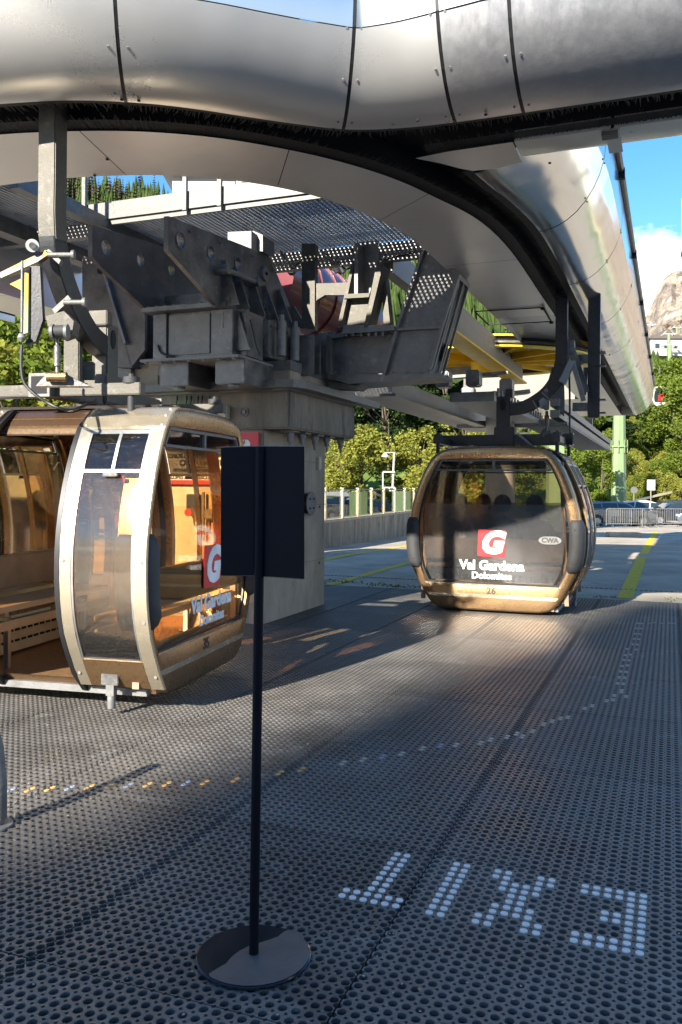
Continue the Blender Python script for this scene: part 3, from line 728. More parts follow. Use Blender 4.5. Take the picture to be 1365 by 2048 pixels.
# ================================================================== PILLAR AND STEELWORK
VW, UW = VD, UD
def bx(mb, v0, v1, u0, u1, z0, z1): mb.box(W((v0+v1)/2, (u0+u1)/2, (z0+z1)/2), (abs(v1-v0), abs(u1-u0), abs(z1-z0)), (VD, UD, ZD)); return mb
def bxo(name, mat, par, v0, v1, u0, u1, z0, z1, bevel=.006): return bx(MB(), v0, v1, u0, u1, z0, z1).build(name, mat, par, bevel=bevel)
pil = thing('concrete_pillar', 'square concrete pillar with a broad overhanging head carrying the dark steelwork', 'pillar', W(-5.4, 9.7, 0))
bxo('shaft', 'concrete', pil, -6.4, -4.40, 8.85, 10.75, -.02, 2.262, .02)
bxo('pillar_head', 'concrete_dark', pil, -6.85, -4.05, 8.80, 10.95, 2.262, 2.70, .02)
bxo('pillar_cap', 'concrete', pil, -6.85, -4.05, 8.80, 10.95, 2.703, 3.03, .012)
bxo('cap_flashing', 'zinc_dull', pil, -6.87, -4.035, 8.785, 10.96, 2.93, 3.04, .004)
for u, n_ in ((9.1, 0), (9.8, 1), (10.4, 2)):
    pass
for k, (v, u) in enumerate([(-4.2, 9.15), (-4.2, 9.5), (-4.2, 9.9), (-4.2, 10.3), (-4.2, 10.8)]):
    mb = MB(); c = W(v, u, 2.262)
    mb.box(c-ZD*.012, (.17, .17, .022), (VD, UD, ZD)); mb.cyl(c-ZD*.02, c-ZD*.07, .05, 6); mb.cyl(c-ZD*.07, c-ZD*.13, .035, 10); mb.cyl(c-ZD*.12, c-ZD*.2, .018, 8)
    mb.build('anchor_bolt', 'zinc_dull', pil)
for z in (.62, 1.36, 1.92):      # shuttering joints
    bxo('shutter_joint', 'concrete_dark', pil, -6.402, -4.397, 8.848, 10.752, z, z+.006, 0)
for y_, z in ((10.55, 1.33), (10.55, .58)): MB().cyl(W(-4.40, y_, z), W(-4.394, y_, z), .018, 8).build('shutter_hole', 'black', pil)
MB().prism([W(-6.3, 8.838, .25), W(-4.45, 8.838, .25), W(-4.45, 8.838, 1.60), W(-6.3, 8.838, 1.60)], UD*.008).build('wall_panel', 'tan_panel', pil)
# round plate on the shaft
c = PV(622, 1007, -4.33); rp = MB(); rp.cyl(c, c+VD*.015, .155, 36); 
tag(rp.build('cover_plate', 'zinc_dull', None, smooth=True), 'round bolted grey plate on the side of the concrete pillar', 'cover plate')
for a in (45, 135, 225, 315):
    q = c+UD*(.085*math.cos(math.radians(a)))+ZD*(.085*math.sin(math.radians(a))); o = MB().cyl(q+VD*.014, q+VD*.024, .014, 8).build('bolt', 'black', None); o.parent = D.objects['cover_plate']
o = MB().cyl(W(-4.40, uv(c.x, c.y)[1], c.z), c, .13, 30).build('spacer', 'black', None); o.parent = D.objects['cover_plate']
c = PV(638, 927, -4.38); bxs = MB().box(c, (.05, .10, .17), (VD, UD, ZD)); tag(bxs.build('switch_box', 'ebox', bevel=.008), 'small beige box high on the right edge of the concrete pillar', 'switch box')
# cable tray running round the head
tr = thing('cable_tray', 'bright zinc cable tray bent round the concrete pillar head', 'cable tray', W(-3.9, 8.6, 2.7))
mb = MB(); path = [W(-9.5, 8.60, 2.71), W(-4.12, 8.60, 2.71), W(-3.96, 8.64, 2.71), W(-3.90, 8.76, 2.71), W(-3.89, 11.3, 2.71)]
mb.ribbon(path, .16, .012, ZD); mb.build('tray_bottom', 'zinc', tr)
mb = MB(); path2 = [W(-9.5, 8.52, 2.745), W(-4.10, 8.52, 2.745), W(-3.90, 8.57, 2.745), W(-3.82, 8.74, 2.745), W(-3.81, 11.3, 2.745)]
mb.ribbon(path2, .006, .085, ZD); mb.build('tray_side', 'zinc', tr)
for k, px in enumerate((355, 374, 383, 397, 405, 420, 433)):    # cable glands and cables on the wall under the tray
    p = PU(px, 800, 8.76); mb = MB(); mb.cyl(p+ZD*.05, p, .012, 8); q = PU(375+k*5+4, 836, 8.74)
    mb.tube([p, p-ZD*.06+UD*-.02, (p+q)/2-ZD*.04, q], .006, 6); tag(mb.build('cable', 'gasket', tr))
hb = PU(448, 826, 8.74); mb = MB().box(hb, (.12, .10, .16), (VD, UD, ZD)); tag(mb.build('junction_box', 'ebox', bevel=.012), 'beige junction box on the concrete head left of the round drain', 'junction box')
p = hb-ZD*.08; MBc = MB(); MBc.tube([p-VD*.04, p-VD*.05-ZD*.08, p-ZD*.12, p+VD*.05-ZD*.07, p+VD*.04], .004, 6); o = MBc.build('cable_loop', 'gasket', None); o.parent = D.objects['junction_box']
rr = MB(); c = PU(489, 824, 8.79); rr.tube(disc_pts(c, .05, VD, ZD, 24)+[c+VD*.05], .007, 8, False); rr.cyl(c, c-UD*.02, .022, 12); tag(rr.build('drain_rosette', 'zinc_dull'), 'round metal rosette on the concrete head right of the junction box', 'rosette')
bl = thing('alarm_light', 'small green lit lamp on the concrete head above the left cabin', 'lamp', PU(351, 838, 8.7))
p = PU(351, 818, 8.7); MB().cyl(p-ZD*.02, p+ZD*.045, .022, 14).build('lamp_shade', 'lamp_green', bl); MB().cyl(p-ZD*.12, p-ZD*.02, .024, 14).build('lamp_base', 'zinc', bl)
for px in (385, 414):
    p = PU(px, 834, 8.68); mb = MB(); mb.tube([p-VD*.07, p-VD*.06+ZD*.05, p+ZD*.07, p+VD*.06+ZD*.05, p+VD*.07], .022, 8); tag(mb.build('cable_elbow', 'gasket'), 'black cable bend by the green lamp, %s of two' % ('left' if px < 400 else 'right'), 'cable')

fr = thing('steel_support_frame', 'heavy dark steel frame of holed plates and girders bolted on the concrete pillar', 'steel frame', W(-5.2, 8, 3.1))
def pv(pts, v): return [PV(x, y, v) for x, y in pts]
def pu(pts, u): return [PU(x, y, u) for x, y in pts]
mb = MB(); v1 = -4.42
outer = pv([(337, 432), (536, 510), (556, 552), (603, 665), (458, 617), (433, 610), (337, 500)], v1)
holes = [(PV(361, 481, v1), .072), (PV(422, 506, v1), .066), (PV(476, 528, v1), .066)]
plate_holes(mb, outer, holes, -VD, .05); mb.build('side_plate', 'dark_steel', fr)
for c_, r_ in holes:
    mb = MB(); pts = disc_pts(c_+VD*.006, r_+.008, UD, ZD, 22); mb.tube(pts+pts[:1], .006, 6, False); mb.build('hole_rim', 'zinc_dull', fr)
mb = MB(); v2 = -5.35
outer = pv([(185, 450), (341, 497), (441, 570), (441, 612), (292, 618), (200, 531), (185, 512)], v2)
plate_holes(mb, outer, [(PV(213, 495, v2), .078), (PV(282, 520, v2), .068), (PV(344, 540, v2), .066)], -VD, .05); mb.build('side_plate', 'rust_steel', fr)
c_ = PV(527, 548, v1); MB().cyl(c_, c_+VD*.04, .085, 24).build('pin_cap', 'zinc_dull', fr); MB().cyl(c_+VD*.04, c_+VD*.055, .02, 8).build('pin_bolt', 'black', fr)
# stiffeners on the plate
for x0, y0, x1, y1 in [(440, 518, 444, 612), (466, 534, 466, 619), (496, 552, 498, 632), (523, 570, 525, 640), (552, 580, 553, 646), (582, 612, 583, 658)]:
    t = PV(x0, y0, v1); b = PV(x1, y1, v1); t.x, t.y = b.x, b.y
    MB().prism([t, b, b+VD*.20, b+VD*.19+ZD*.03, t+VD*.04], UD*.022).build('stiffener', 'dark_steel', fr)
a = PV(431, 541, v1)+VD*.12; b = PV(494, 566, v1)+VD*.12
MB().cyl(a, b, .028, 14).build('lever_bar', 'zinc_dull', fr)
for q in (a, b): MB().cyl(q-VD*.14, q+VD*.04, .05, 14).build('bar_eye', 'dark_steel', fr)
# flange, box girder and shoes
bxo('top_flange', 'dark_steel', fr, -5.40, -4.36, 7.85, 10.0, 3.49, 3.54)
bxo('box_girder', 'dark_steel', fr, -5.33, -4.34, 8.02, 9.9, 3.045, 3.49, .01)
bxo('box_girder_foot', 'dark_steel', fr, -5.33, -4.34, 8.02, 8.76, 2.985, 3.045, .0)
bxo('box_panel', 'zinc_dull', fr, -5.14, -4.63, 8.0, 8.02, 3.03, 3.46, .0)
bxo('box_rib', 'dark_steel', fr, -5.33, -5.16, 7.98, 8.02, 2.99, 3.485, .004)
bxo('box_rib', 'dark_steel', fr, -4.60, -4.34, 7.98, 8.02, 2.99, 3.485, .004)
bxo('middle_flange', 'zinc_dull', fr, -5.45, -4.22, 7.90, 8.74, 2.955, 2.985)
bxo('channel_beam', 'dark_steel', fr, -5.30, -4.46, 8.15, 8.3, 3.54, 3.72)
for v in (-5.10, -4.41):
    bxo('shoe', 'dark_steel', fr, v-.18, v+.18, 8.05, 8.74, 2.70, 2.955, .008)
    c_ = W(v, 8.15, 2.70); MB().cyl(c_, c_-ZD*.03, .07, 12).build('shoe_nut', 'dark_steel', fr)
bxo('side_box', 'zinc_dull', fr, -4.34, -4.20, 8.55, 9.3, 3.05, 3.46, .006)
bxo('side_web', 'dark_steel', fr, -4.34, -4.24, 8.10, 8.5, 3.0, 3.485, .004)
for px, t_, b_ in ((563, 642, 712), (590, 655, 722)):
    b = PV(px, b_, -4.1); t = PV(px, t_, -4.1); t.x, t.y = b.x, b.y; MB().cyl(b, t, .055, 18).build('tie_bolt', 'zinc_dull', fr, smooth=True); MB().cyl(t, t+ZD*.07, .032, 6).build('tie_nut', 'zinc_dull', fr)
for k, px in enumerate((604, 618, 632, 646)):
    b = PV(px, 752-k*2, -4.05); t = PV(px, 672-k*2, -4.05); t.x, t.y = b.x, b.y; MB().bar(b, t, .05, .30, VD).build('web_rib', 'dark_steel', fr)
# girder to the right with the leaning column
ug = 9.7
mb = MB(); mb.prism(pu([(655, 676), (797, 662), (776, 746), (655, 752)], ug+.10), UD*.02); mb.build('girder_web', 'dark_steel', fr)
mb = MB(); mb.prism(pu([(655, 668), (797, 655), (797, 663), (655, 677)], ug), UD*.55); mb.build('girder_top', 'zinc_dull', fr)
mb = MB(); mb.prism(pu([(655, 750), (880, 746), (885, 753), (700, 768), (655, 757)], ug), UD*.55); mb.build('girder_bottom', 'dark_steel', fr)
mb = MB(); mb.prism(pu([(655, 672), (662, 672), (662, 753), (655, 753)], ug), UD*.5); mb.build('girder_end', 'zinc_dull', fr)
mb = MB(); mb.prism(pu([(690, 768), (735, 756), (712, 778), (660, 776), (655, 757)], ug+.1), UD*.3); mb.build('bracket', 'dark_steel', fr)
fb_ = [(772, 750), (798, 657), (850, 497), (875, 494), (915, 552), (883, 657), (862, 736), (858, 748)]
mb = MB(); mb.prism(pu(fb_, ug+.03), UD*.5); mb.build('leaning_column', 'zinc_dull', fr)
def edge(name, a, b, w, d, mat='zinc_dull'):
    p, q = PU(*a, ug), PU(*b, ug); MB().bar(p, q, w, d, -UD).build(name, mat, fr)
edge('column_rib', (770, 750), (796, 657), .035, .09); edge('column_rib', (796, 657), (851, 495), .035, .09)
edge('column_rib', (796, 660), (885, 655), .03, .09); edge('column_rib', (884, 657), (862, 738), .035, .09); edge('column_rib', (917, 553), (884, 657), .035, .09)
# side face flanges and slot hole
p0 = PU(917, 552, ug+.28); p1 = PU(864, 740, ug+.28)
mb = MB(); q = [PU(917, 552, ug)+VD*.012, PU(862, 738, ug)+VD*.012]
sideo = (PU(874, 700, ug+.03)+UD*.26)
ax = (PU(917, 552, ug)-PU(862, 738, ug)).normalized()
pts = [sideo+ax*(.13*math.cos(t*math.pi/10))+UD*(.06*math.sin(t*math.pi/10)) for t in range(20)]
MB().prism(pts, VD*.03+ZD*.006).build('slot_hole', 'black', fr)
for dd in (.0, .24, .48):
    a = PU(915, 556, ug+.03)+UD*dd+VD*.012; b = PU(863, 742, ug+.03)+UD*dd+VD*.012; MB().bar(a, b, .03, .03, UD).build('side_rib', 'zinc_dull', fr)
cap_ = pu([(850, 497), (875, 490), (920, 548), (917, 556)], ug-.02)
MB().prism(cap_, UD*.56).build('column_cap', 'zinc_dull', fr)
# bracket between plates and column
mb = MB(); mb.prism(pu([(704, 525), (710, 522), (682, 655), (674, 657)], ug-.1), UD*.28); mb.build('bracket_plate', 'hanger_zinc', fr)
mb = MB(); mb.prism(pu([(755, 521), (766, 530), (736, 655), (728, 655)], ug-.1), UD*.28); mb.build('bracket_plate', 'hanger_zinc', fr)
mb = MB(); mb.prism(pu([(763, 545), (771, 555), (782, 660), (768, 660)], ug+.1), UD*.16); mb.build('bracket_plate', 'hanger_zinc', fr)
mb = MB(); mb.prism(pu([(689, 588), (740, 586), (738, 594), (688, 597)], ug-.12), UD*.3); mb.build('bracket_shelf', 'hanger_zinc', fr)
mb = MB(); mb.prism(pu([(694, 600), (738, 597), (732, 650), (692, 652)], ug), UD*.02); mb.build('bracket_panel', 'hanger_zinc', fr)
mb = MB(); mb.prism(pu([(709, 485), (716, 485), (716, 588), (709, 588)], ug-.1), UD*.3); mb.build('hanger_web', 'zinc_dull', fr)
mb = MB(); mb.prism(pu([(720, 485), (756, 480), (756, 530), (740, 586), (720, 586)], ug+.15), UD*.03); mb.build('hanger_plate', 'zinc_dull', fr)
mb = MB(); mb.prism(pu([(688, 650), (786, 650), (790, 660), (684, 668)], ug-.1), UD*.5); mb.build('seat_plate', 'zinc_dull', fr)
for px in (692, 706, 722, 738, 752, 766):
    p = PU(px, 668, ug-.06); MB().cyl(p-ZD*.03, p+ZD*.03, .02, 6).build('bolt', 'zinc_dull', fr)
# perforated channel frame in front of the motor
mb = MB(); mb.prism(pu([(604, 487), (630, 487), (630, 660), (604, 655)], ug-.05), UD*.1); mb.build('channel_post', 'hanger_zinc', fr)
mb = MB(); mb.prism(pu([(630, 567), (695, 565), (690, 590), (650, 590), (634, 600), (630, 610)], ug-.02), UD*.08); mb.build('channel_arm', 'hanger_zinc', fr)
# lower left struts
ul = 8.6
for pts, d in (([(165, 510), (205, 538), (256, 700), (265, 735), (236, 735), (165, 600)], .3), ([(205, 538), (290, 620), (290, 700), (262, 735), (250, 690)], .05)):
    MB().prism(pu(pts, ul), UD*d).build('strut_plate', 'rust_steel', fr)
c_ = PU(202, 540, ul-.004); MB().cyl(c_, c_-UD*.004, .05, 16).build('strut_hole', 'black', fr)
MB().bar(PU(208, 535, ul-.03), PU(254, 688, ul-.03), .03, .08, -UD).build('strut_flange', 'zinc_dull', fr)
MB().prism(pu([(226, 690), (262, 690), (262, 760), (226, 760)], ul+.1), UD*.4).build('strut_foot', 'zinc_dull', fr)
MB().prism(pu([(253, 735), (316, 726), (316, 775), (253, 775)], ul+.18), UD*.4).build('foot_block', 'concrete', fr)
MB().prism(pu([(284, 622), (316, 628), (316, 722), (284, 716)], 9.0), UD*.04).build('rear_plate', 'dark_steel', fr)
# box on top of the plate
bx2 = thing('control_box', 'grey sheet steel box with slotted top on the holed plates', 'box', PV(470, 500, -4.9))
MB().prism(pu([(456, 464), (503, 462), (503, 500), (456, 495)], 8.6), UD*.4).build('housing', 'zinc_dull', bx2)
MB().prism(pu([(506, 461), (526, 470), (526, 503), (506, 500)], 8.75), UD*.3).build('side_cover', 'zinc_dull', bx2)
tag(MB().cyl(PV(508, 498, -4.6), PV(508, 492, -4.6), .04, 12).build('vent_cap', 'white'), 'small white cap beside the grey control box', 'cap')
# motor and hoses
mo = thing('drive_motor', 'dark red cylindrical motor behind the holed plates', 'motor', W(-4.5, 12, 3.6))
a = PY(560, 575, 13.2); b = PY(705, 650, 15.4)
ax = (b-a).normalized(); MB().tube([a-ax*.6, a, b, b+ax*.25], [.62, .62, .62, .4], 40).build('motor_body', 'motor_red', mo, smooth=True)
for k in range(5):
    c_ = a.lerp(b, .1+.2*k); MB().tube([c_-ax*.03, c_+ax*.03], .645, 40).build('motor_band', 'motor_red', mo, smooth=True)
for k, (x0, x1, yb) in enumerate(((566, 604, 545), (628, 676, 590), (622, 688, 600))):
    y0 = 505; p = PY(x0, y0, 12.2); q = PY(x1, y0+(0 if k == 0 else 40), 12.2); c_ = PY((x0+x1)/2, (yb if k == 0 else 488), 12.2)
    tag(MB().tube(catmull([p, p.lerp(c_, .6)+(-ZD if k == 0 else ZD)*.05, c_, q.lerp(c_, .6), q], 6), .045, 10).build('hose', 'gasket', smooth=True), ('black hose looping below the deck left of the perforated post', 'black hose arching over the red motor, inner of two', 'black hose arching over the red motor, outer of two')[k], 'hose')

# ---------------------------------------------------------------- service deck
dk = thing('service_deck', 'grey grating walkway deck with zinc kick boards inside the canopy loop', 'walkway', W(-5, 9.5, 4.8))
def grating(v0, v1, u0, u1, z, name, gap=True):
    mb = MB(); v = v0
    while v < v1:
        w = .036
        mb.box(W(v+w/2, (u0+u1)/2, z), (w, u1-u0, .02), (VD, UD, ZD)); mb.box(W(v+w/2, (u0+u1)/2, z-.018), (.012, u1-u0, .02), (VD, UD, ZD)); v += .06
    u = u0+.1
    while u < u1: mb.box(W((v0+v1)/2, u, z+.012), (v1-v0, .035, .006), (VD, UD, ZD)); u += .085
    mb.build(name, 'corrugated', dk)
grating(-6.62, -2.5, 8.52, 10.6, 4.83, 'deck_panel'); grating(-9.2, -6.64, 6.9, 10.6, 4.83, 'deck_panel'); grating(-3.55, -2.5, 7.2, 8.42, 4.83, 'deck_panel')
bxo('kick_board', 'zinc', dk, -6.62, -2.6, 8.44, 8.46, 4.78, 4.98, 0)
bxo('edge_beam', 'zinc', dk, -6.62, -2.6, 8.47, 8.51, 4.72, 4.86, 0)
bxo('kick_board', 'zinc', dk, -6.66, -6.64, 6.9, 8.5, 4.80, 5.0, 0)
MB().box(W(-6.63, 8.25, 4.93), (.006, .12, .06), (VD, UD, ZD)).build('label_plate', 'yellow', dk)
bxo('cross_beam', 'zinc_dull', dk, -9.2, -6.62, 8.50, 8.62, 4.62, 4.78, 0)
bxo('cross_beam', 'dark_steel', dk, -6.62, -2.55, 10.62, 10.74, 4.58, 4.82, 0)
bxo('lengthwise_beam', 'dark_steel', dk, -6.4, -6.28, 6.95, 10.6, 4.66, 4.80, 0)
bxo('lengthwise_beam', 'dark_steel', dk, -3.62, -3.45, 10.75, 15.5, 4.45, 4.80, 0)
bxo('lengthwise_beam', 'dark_steel', dk, -7.6, -7.4, 6.95, 10.6, 4.60, 4.79, 0)
def post(v, u, z0, z1): bx(MB(), v-.025, v+.025, u-.02, u+.02, z0, z1).build('rail_post', 'zinc', dk)
for v in (-6.60, -5.2, -4.75): post(v, 8.41, 4.75, 5.75)
for u in (7.1, 7.8): post(-6.60, u, 4.9, 5.75)
MB().bar(W(-6.6, 8.41, 5.74), W(-2.6, 8.41, 5.74), .04, .04).build('hand_rail', 'zinc', dk); MB().bar(W(-6.6, 6.9, 5.74), W(-6.6, 8.41, 5.74), .04, .04).build('hand_rail', 'zinc', dk)
# slotted guard plate behind the kick board at the right
mb = MB(); mb.prism([W(-4.62, 8.55, 4.99), W(-3.1, 8.55, 4.99), W(-3.1, 8.55, 5.22), W(-4.62, 8.55, 5.22)], UD*.01); mb.build('guard_plate', 'white_dirty', dk)
for k in range(8):
    v = -4.55+k*.17
    for z in (5.03, 5.13): MB().prism([W(v, 8.545, z), W(v+.11, 8.545, z), W(v+.11, 8.545, z+.06), W(v, 8.545, z+.06)], UD*.004).build('guard_slot', 'gasket', dk)
# white cabin of the station above
wb = thing('upper_cabin', 'white box cabin standing above the walkway deck', 'cabin', W(-6, 13.5, 4.9))
p = PY(345, 372, 14.2); q = PY(470, 372, 14.2)
MB().box((p+q)/2+Vector((0, .6, .35)), ((q-p).x, 1.2, 1.1)).build('cabin_wall', 'white_dirty', wb); MB().box((p+q)/2+Vector((-.05, .6, .19)), ((q-p).x+.2, 1.5, .05)).build('floor_edge', 'white_dirty', wb)
# steel beam from the leaning column backwards, with a yellow strip
bxo_ = thing('lengthwise_girder', 'grey steel girder running back from the leaning column above the yellow wheel', 'girder', W(-2.9, 12, 3.9))
MB().box(W(-2.95, 14, 4.02), (.16, 7.5, .46), (VD, UD, ZD)).build('web', 'zinc_dull', bxo_); MB().box(W(-2.95, 14, 3.77), (.34, 7.5, .03), (VD, UD, ZD)).build('flange', 'yellow', bxo_)
# yellow bull wheel
wc = Vector((2.86, 16.9, 4.16)); bwh = thing('bull_wheel', 'big yellow horizontal cable wheel with a grooved dark rim', 'cable wheel', wc)
R = 2.05; n = 72
def ringt(r0, r1, z0, z1, name, mat):
    mb = MB(); vs = []
    for k in range(n):
        a = 2*math.pi*k/n; d = Vector((math.cos(a), math.sin(a), 0))
        vs += [wc+d*r0+ZD*z0, wc+d*r1+ZD*z0, wc+d*r1+ZD*z1, wc+d*r0+ZD*z1]
    mb.add(vs, [(4*k+j, 4*k+(j+1) % 4, 4*((k+1) % n)+(j+1) % 4, 4*((k+1) % n)+j) for k in range(n) for j in range(4)]); mb.build(name, mat, bwh)
ringt(R-.12, R+.05, -.09, -.06, 'rim_flange', 'lime'); ringt(R-.12, R-.05, -.06, .10, 'rim_liner', 'gasket'); ringt(R-.12, R+.05, .10, .13, 'rim_flange', 'yellow')
mb = MB(); mb.tube([wc+Vector((math.cos(2*math.pi*k/72), math.sin(2*math.pi*k/72), 0))*(R-.01) for k in range(73)], .028, 8, False); mb.build('haul_rope', 'dark_steel', bwh)
ringt(.25, R-.14, .02, .04, 'wheel_disc', 'yellow')
for k in range(12):
    a = 2*math.pi*k/12+.1; d = Vector((math.cos(a), math.sin(a), 0)); MB().bar(wc+d*.2-ZD*.03, wc+d*(R-.1)-ZD*.03, .05, .12).build('spoke', 'yellow', bwh)
MB().cyl(wc-ZD*.3, wc+ZD*.15, .3, 24).build('hub', 'yellow', bwh, smooth=True)
MB().bar(wc-ZD*.25-VD*2.2, wc-ZD*.25+VD*.3, .3, .2).build('axle_beam', 'zinc_dull', bwh)
# trays and lower girders behind
lg = thing('conveyor_girder', 'long grey girder with a ribbed tray sloping away under the yellow wheel', 'girder', W(-3.4, 18, 3))
MB().box(W(-4.5, 17.4, 3.2), (.7, 9, .30), (VD, UD, ZD)).build('box_beam', 'zinc_dull', lg, bevel=.01)
MB().box(W(-4.05, 17.4, 3.02), (.25, 10, .05), (VD, UD, ZD)).build('lower_flange', 'dark_steel', lg)
MB().box(W(-3.1, 16.6, 3.12), (.75, 5.2, .16), (VD, UD, ZD)).build('tray', 'zinc_dull', lg)
for k in range(16): MB().box(W(-2.70, 14.2+k*.33, 3.2), (.03, .07, .14), (VD, UD, ZD)).build('tray_rib', 'zinc', lg)
MB().box(W(-3.1, 19.3, 3.05), (3.0, .2, .16), (VD, UD, ZD)).build('cross_member', 'zinc_dull', lg)
for v, u in ((-3.5, 13.7), (-3.0, 13.7), (-2.7, 15.0), (-3.6, 16)): MB().box(W(v, u, 3.38), (.22, .3, .26), (VD, UD, ZD)).build('drive_unit', 'dark_steel', lg, bevel=.02)
MB().bar(W(-3.9, 14, 3.45), W(-2.5, 14, 3.5), .05, .05).build('tie_rod', 'zinc', lg)
# round column with a bent head
rc_ = thing('round_column', 'pale round column with a bent head behind the black cabin', 'column', PZ(1000, 1080, 0))
bY = 19.; b0 = PY(1001, 900, bY)
MB().tube([Vector((b0.x, bY, -.01)), Vector((b0.x, bY, 2.6)), PY(1000, 818, bY), PY(1001, 797, bY), PY(1003, 785, bY)], [.34, .32, .31, .29, .20], 32).build('shaft', 'concrete_round', rc_, smooth=True)
MB().tube([PY(1000, 812, bY), PY(1000, 809, bY)], .325, 32).build('joint_band', 'gasket', rc_, smooth=True)
MB().prism([PY(940, 792, bY), PY(1060, 778, bY), PY(1062, 786, bY), PY(942, 800, bY)], Vector((0, .3, 0))).build('cross_arm', 'dark_steel', rc_)
# white railings and ladder of the rear platform
rl = thing('rear_platform', 'white railed service platform with a ladder behind the round column', 'platform', PY(1000, 850, 30))
Yr = 29.
def rb(a, b, w=.06, nm='rail'): MB().bar(PY(*a, Yr), PY(*b, Yr), w, w).build(nm, 'white', rl)
rb((885, 828), (1075, 824)); rb((920, 806), (1070, 802)); rb((930, 815), (1066, 813), .04)
for x in range(890, 1076, 15): rb((x, 804), (x, 828), .045, 'baluster')
rb((1033, 838), (1035, 888), .05, 'ladder_rail'); rb((1060, 835), (1056, 888), .05, 'ladder_rail')
for y in (845, 856, 867, 878): rb((1034, y), (1058, y-1), .05, 'rung')
MB().box(PY(1010, 834, Yr)+Vector((0, 1, 0)), (2.6, 2, .12)).build('platform_floor', 'zinc', rl)
rbg = thing('rear_building', 'beige building wall behind the yellow wheel', 'building', Vector((9, 40, -.4)))
pA, pB = PY(952, 760, 40), PY(1150, 800, 40)
MB().box(((pA.x+pB.x)/2, 42, (pA.z+pB.z)/2+.6), (pB.x-pA.x, 4, 2.2)).build('upper_wall', 'wall_beige', rbg)
MB().box(((pA.x+pB.x)/2, 41.9, pB.z-.4), (pB.x-pA.x-.4, 3.5, .9)).build('timber_wall', 'wood', rbg)
for x in (PY(1005, 900, 42).x, PY(1111, 900, 42).x):
    MB().box((x, 42, (pB.z-.85-.5)/2), (.75, .6, pB.z-.85+.5)).build('stilt', 'pylon', rbg)
MB().box(((pA.x+pB.x)/2, 42, (pA.z+pB.z)/2+1.76), (pB.x-pA.x+.6, 4.6, .12)).build('roof', 'roof_dark', rbg)
# guide post on the right with its rail brackets
gp_ = thing('guide_post', 'dark steel post hanging from the canopy with two side arms, right of the black cabin', 'post', W(-.94, 11.97, 4.3))
p = PY(1190, 572, 11.6); pb = PY(1188, 836, 11.6); pb.x = p.x; pb.y = p.y
MB().box((p+pb)/2, (.16, .15, (p-pb).length), (VD, UD, ZD)).build('post_tube', 'dark_arm', gp_, bevel=.012)
MB().bar(PY(1168, 581, 11.6), PY(1205, 560, 11.6), .1, .03).build('head_plate', 'dark_arm', gp_)
c_ = PY(1173, 578, 11.5); MB().cyl(c_, c_-UD*.1, .03, 12).build('head_bolt', 'dark_arm', gp_)
for y in (706, 732, 800, 826):
    q = PY(1196, y, 11.6); MB().box(q, (.21, .20, .012), (VD, UD, ZD)).build('clamp_plate', 'dark_arm', gp_)
for y, x0 in ((718, 1155), (814, 1146)):
    MB().bar(PY(x0, y, 11.7), PY(1190, y, 11.6), .11, .11).build('side_arm', 'dark_steel', gp_)
MB().prism([PY(1118, 762, 11.2), PY(1138, 720, 11.2), PY(1150, 722, 11.2), PY(1130, 768, 11.2)], UD*.12).build('guide_plate', 'zinc_dull', gp_)
MB().bar(PY(1145, 722, 11.25), PY(1168, 802, 11.25), .06, .05, -UD).build('guide_brace', 'zinc_dull', gp_)
MB().bar(PY(1138, 682, 11.5), PY(1172, 785, 11.5), .10, .07, -UD).build('guide_brace', 'dark_steel', gp_)
MB().box(PY(1141, 695, 11.5), (.12, .12, .18), (VD, UD, ZD)).build('guide_block', 'dark_steel', gp_, bevel=.01)
MB().bar(PY(1172, 735, 11.8), PY(1168, 790, 11.8), .05, .05).build('guide_brace', 'zinc', gp_)
for q_, z_ in (((1140, 800), 2.75), ((1140, 822), 2.6)):
    MB().bar(W(-1.45, 11.6, z_), W(-1.45, 22, z_), .12, .10).build('guide_rail', 'dark_steel', gp_)
MB().box(W(-1.6, 15.6, 2.47), (.6, 7.8, .03), (VD, UD, ZD)).build('guide_tray', 'zinc', gp_)

# ================================================================== CABINS
WP = [(.0, .60), (.02, .70), (.05, .76), (.10, .82), (.20, .89), (.33, .965), (.50, 1.045), (.65, 1.085), (.80, 1.105), (.95, 1.11), (1.1, 1.105), (1.3, 1.075), (1.5, 1.02), (1.65, .965), (1.8, .90), (1.92, .83), (2.0, .76), (2.06, .67), (2.09, .55)]
def wz(z):
    for (a, b), (c, d) in zip(WP, WP[1:]):
        if a <= z <= c: return b+(d-b)*(z-a)/(c-a)
    return WP[-1][1] if z > 1 else WP[0][1]
LX = .92
OUT = [(w, z) for z, w in WP]+[(.3, 2.105), (0, 2.11), (-.3, 2.105)]+[(-w, z) for z, w in WP[::-1]]+[(-.3, -.004), (0, -.005), (.3, -.004)]
def inset(P, d, zlo=None, zhi=None):
    n = len(P); out = []
    for i in range(n):
        a = Vector(P[i-1]); b = Vector(P[(i+1) % n]); t = (b-a).normalized(); nr = Vector((-t.y, t.x)); q = Vector(P[i])+nr*d; out.append((q.x, q.y))
    return out
def win(d, zlo, zhi):     # opening outline with as many points as the cabin outline
    out = []; k = len(WP)
    for i in range(k):
        z = zlo+(zhi-zlo)*(i/(k-1))**1.0
        w = wz(z)-d
        out.append((w, z))
    rad = .05
    top = out[-1][0]; bot = out[0][0]
    out += [(top*.5, zhi+.008), (0, zhi+.01), (-top*.5, zhi+.008)]
    out += [(-w, z) for w, z in out[:k][::-1]]
    out += [(-bot*.5, zlo), (0, zlo), (bot*.5, zlo)]
    return out
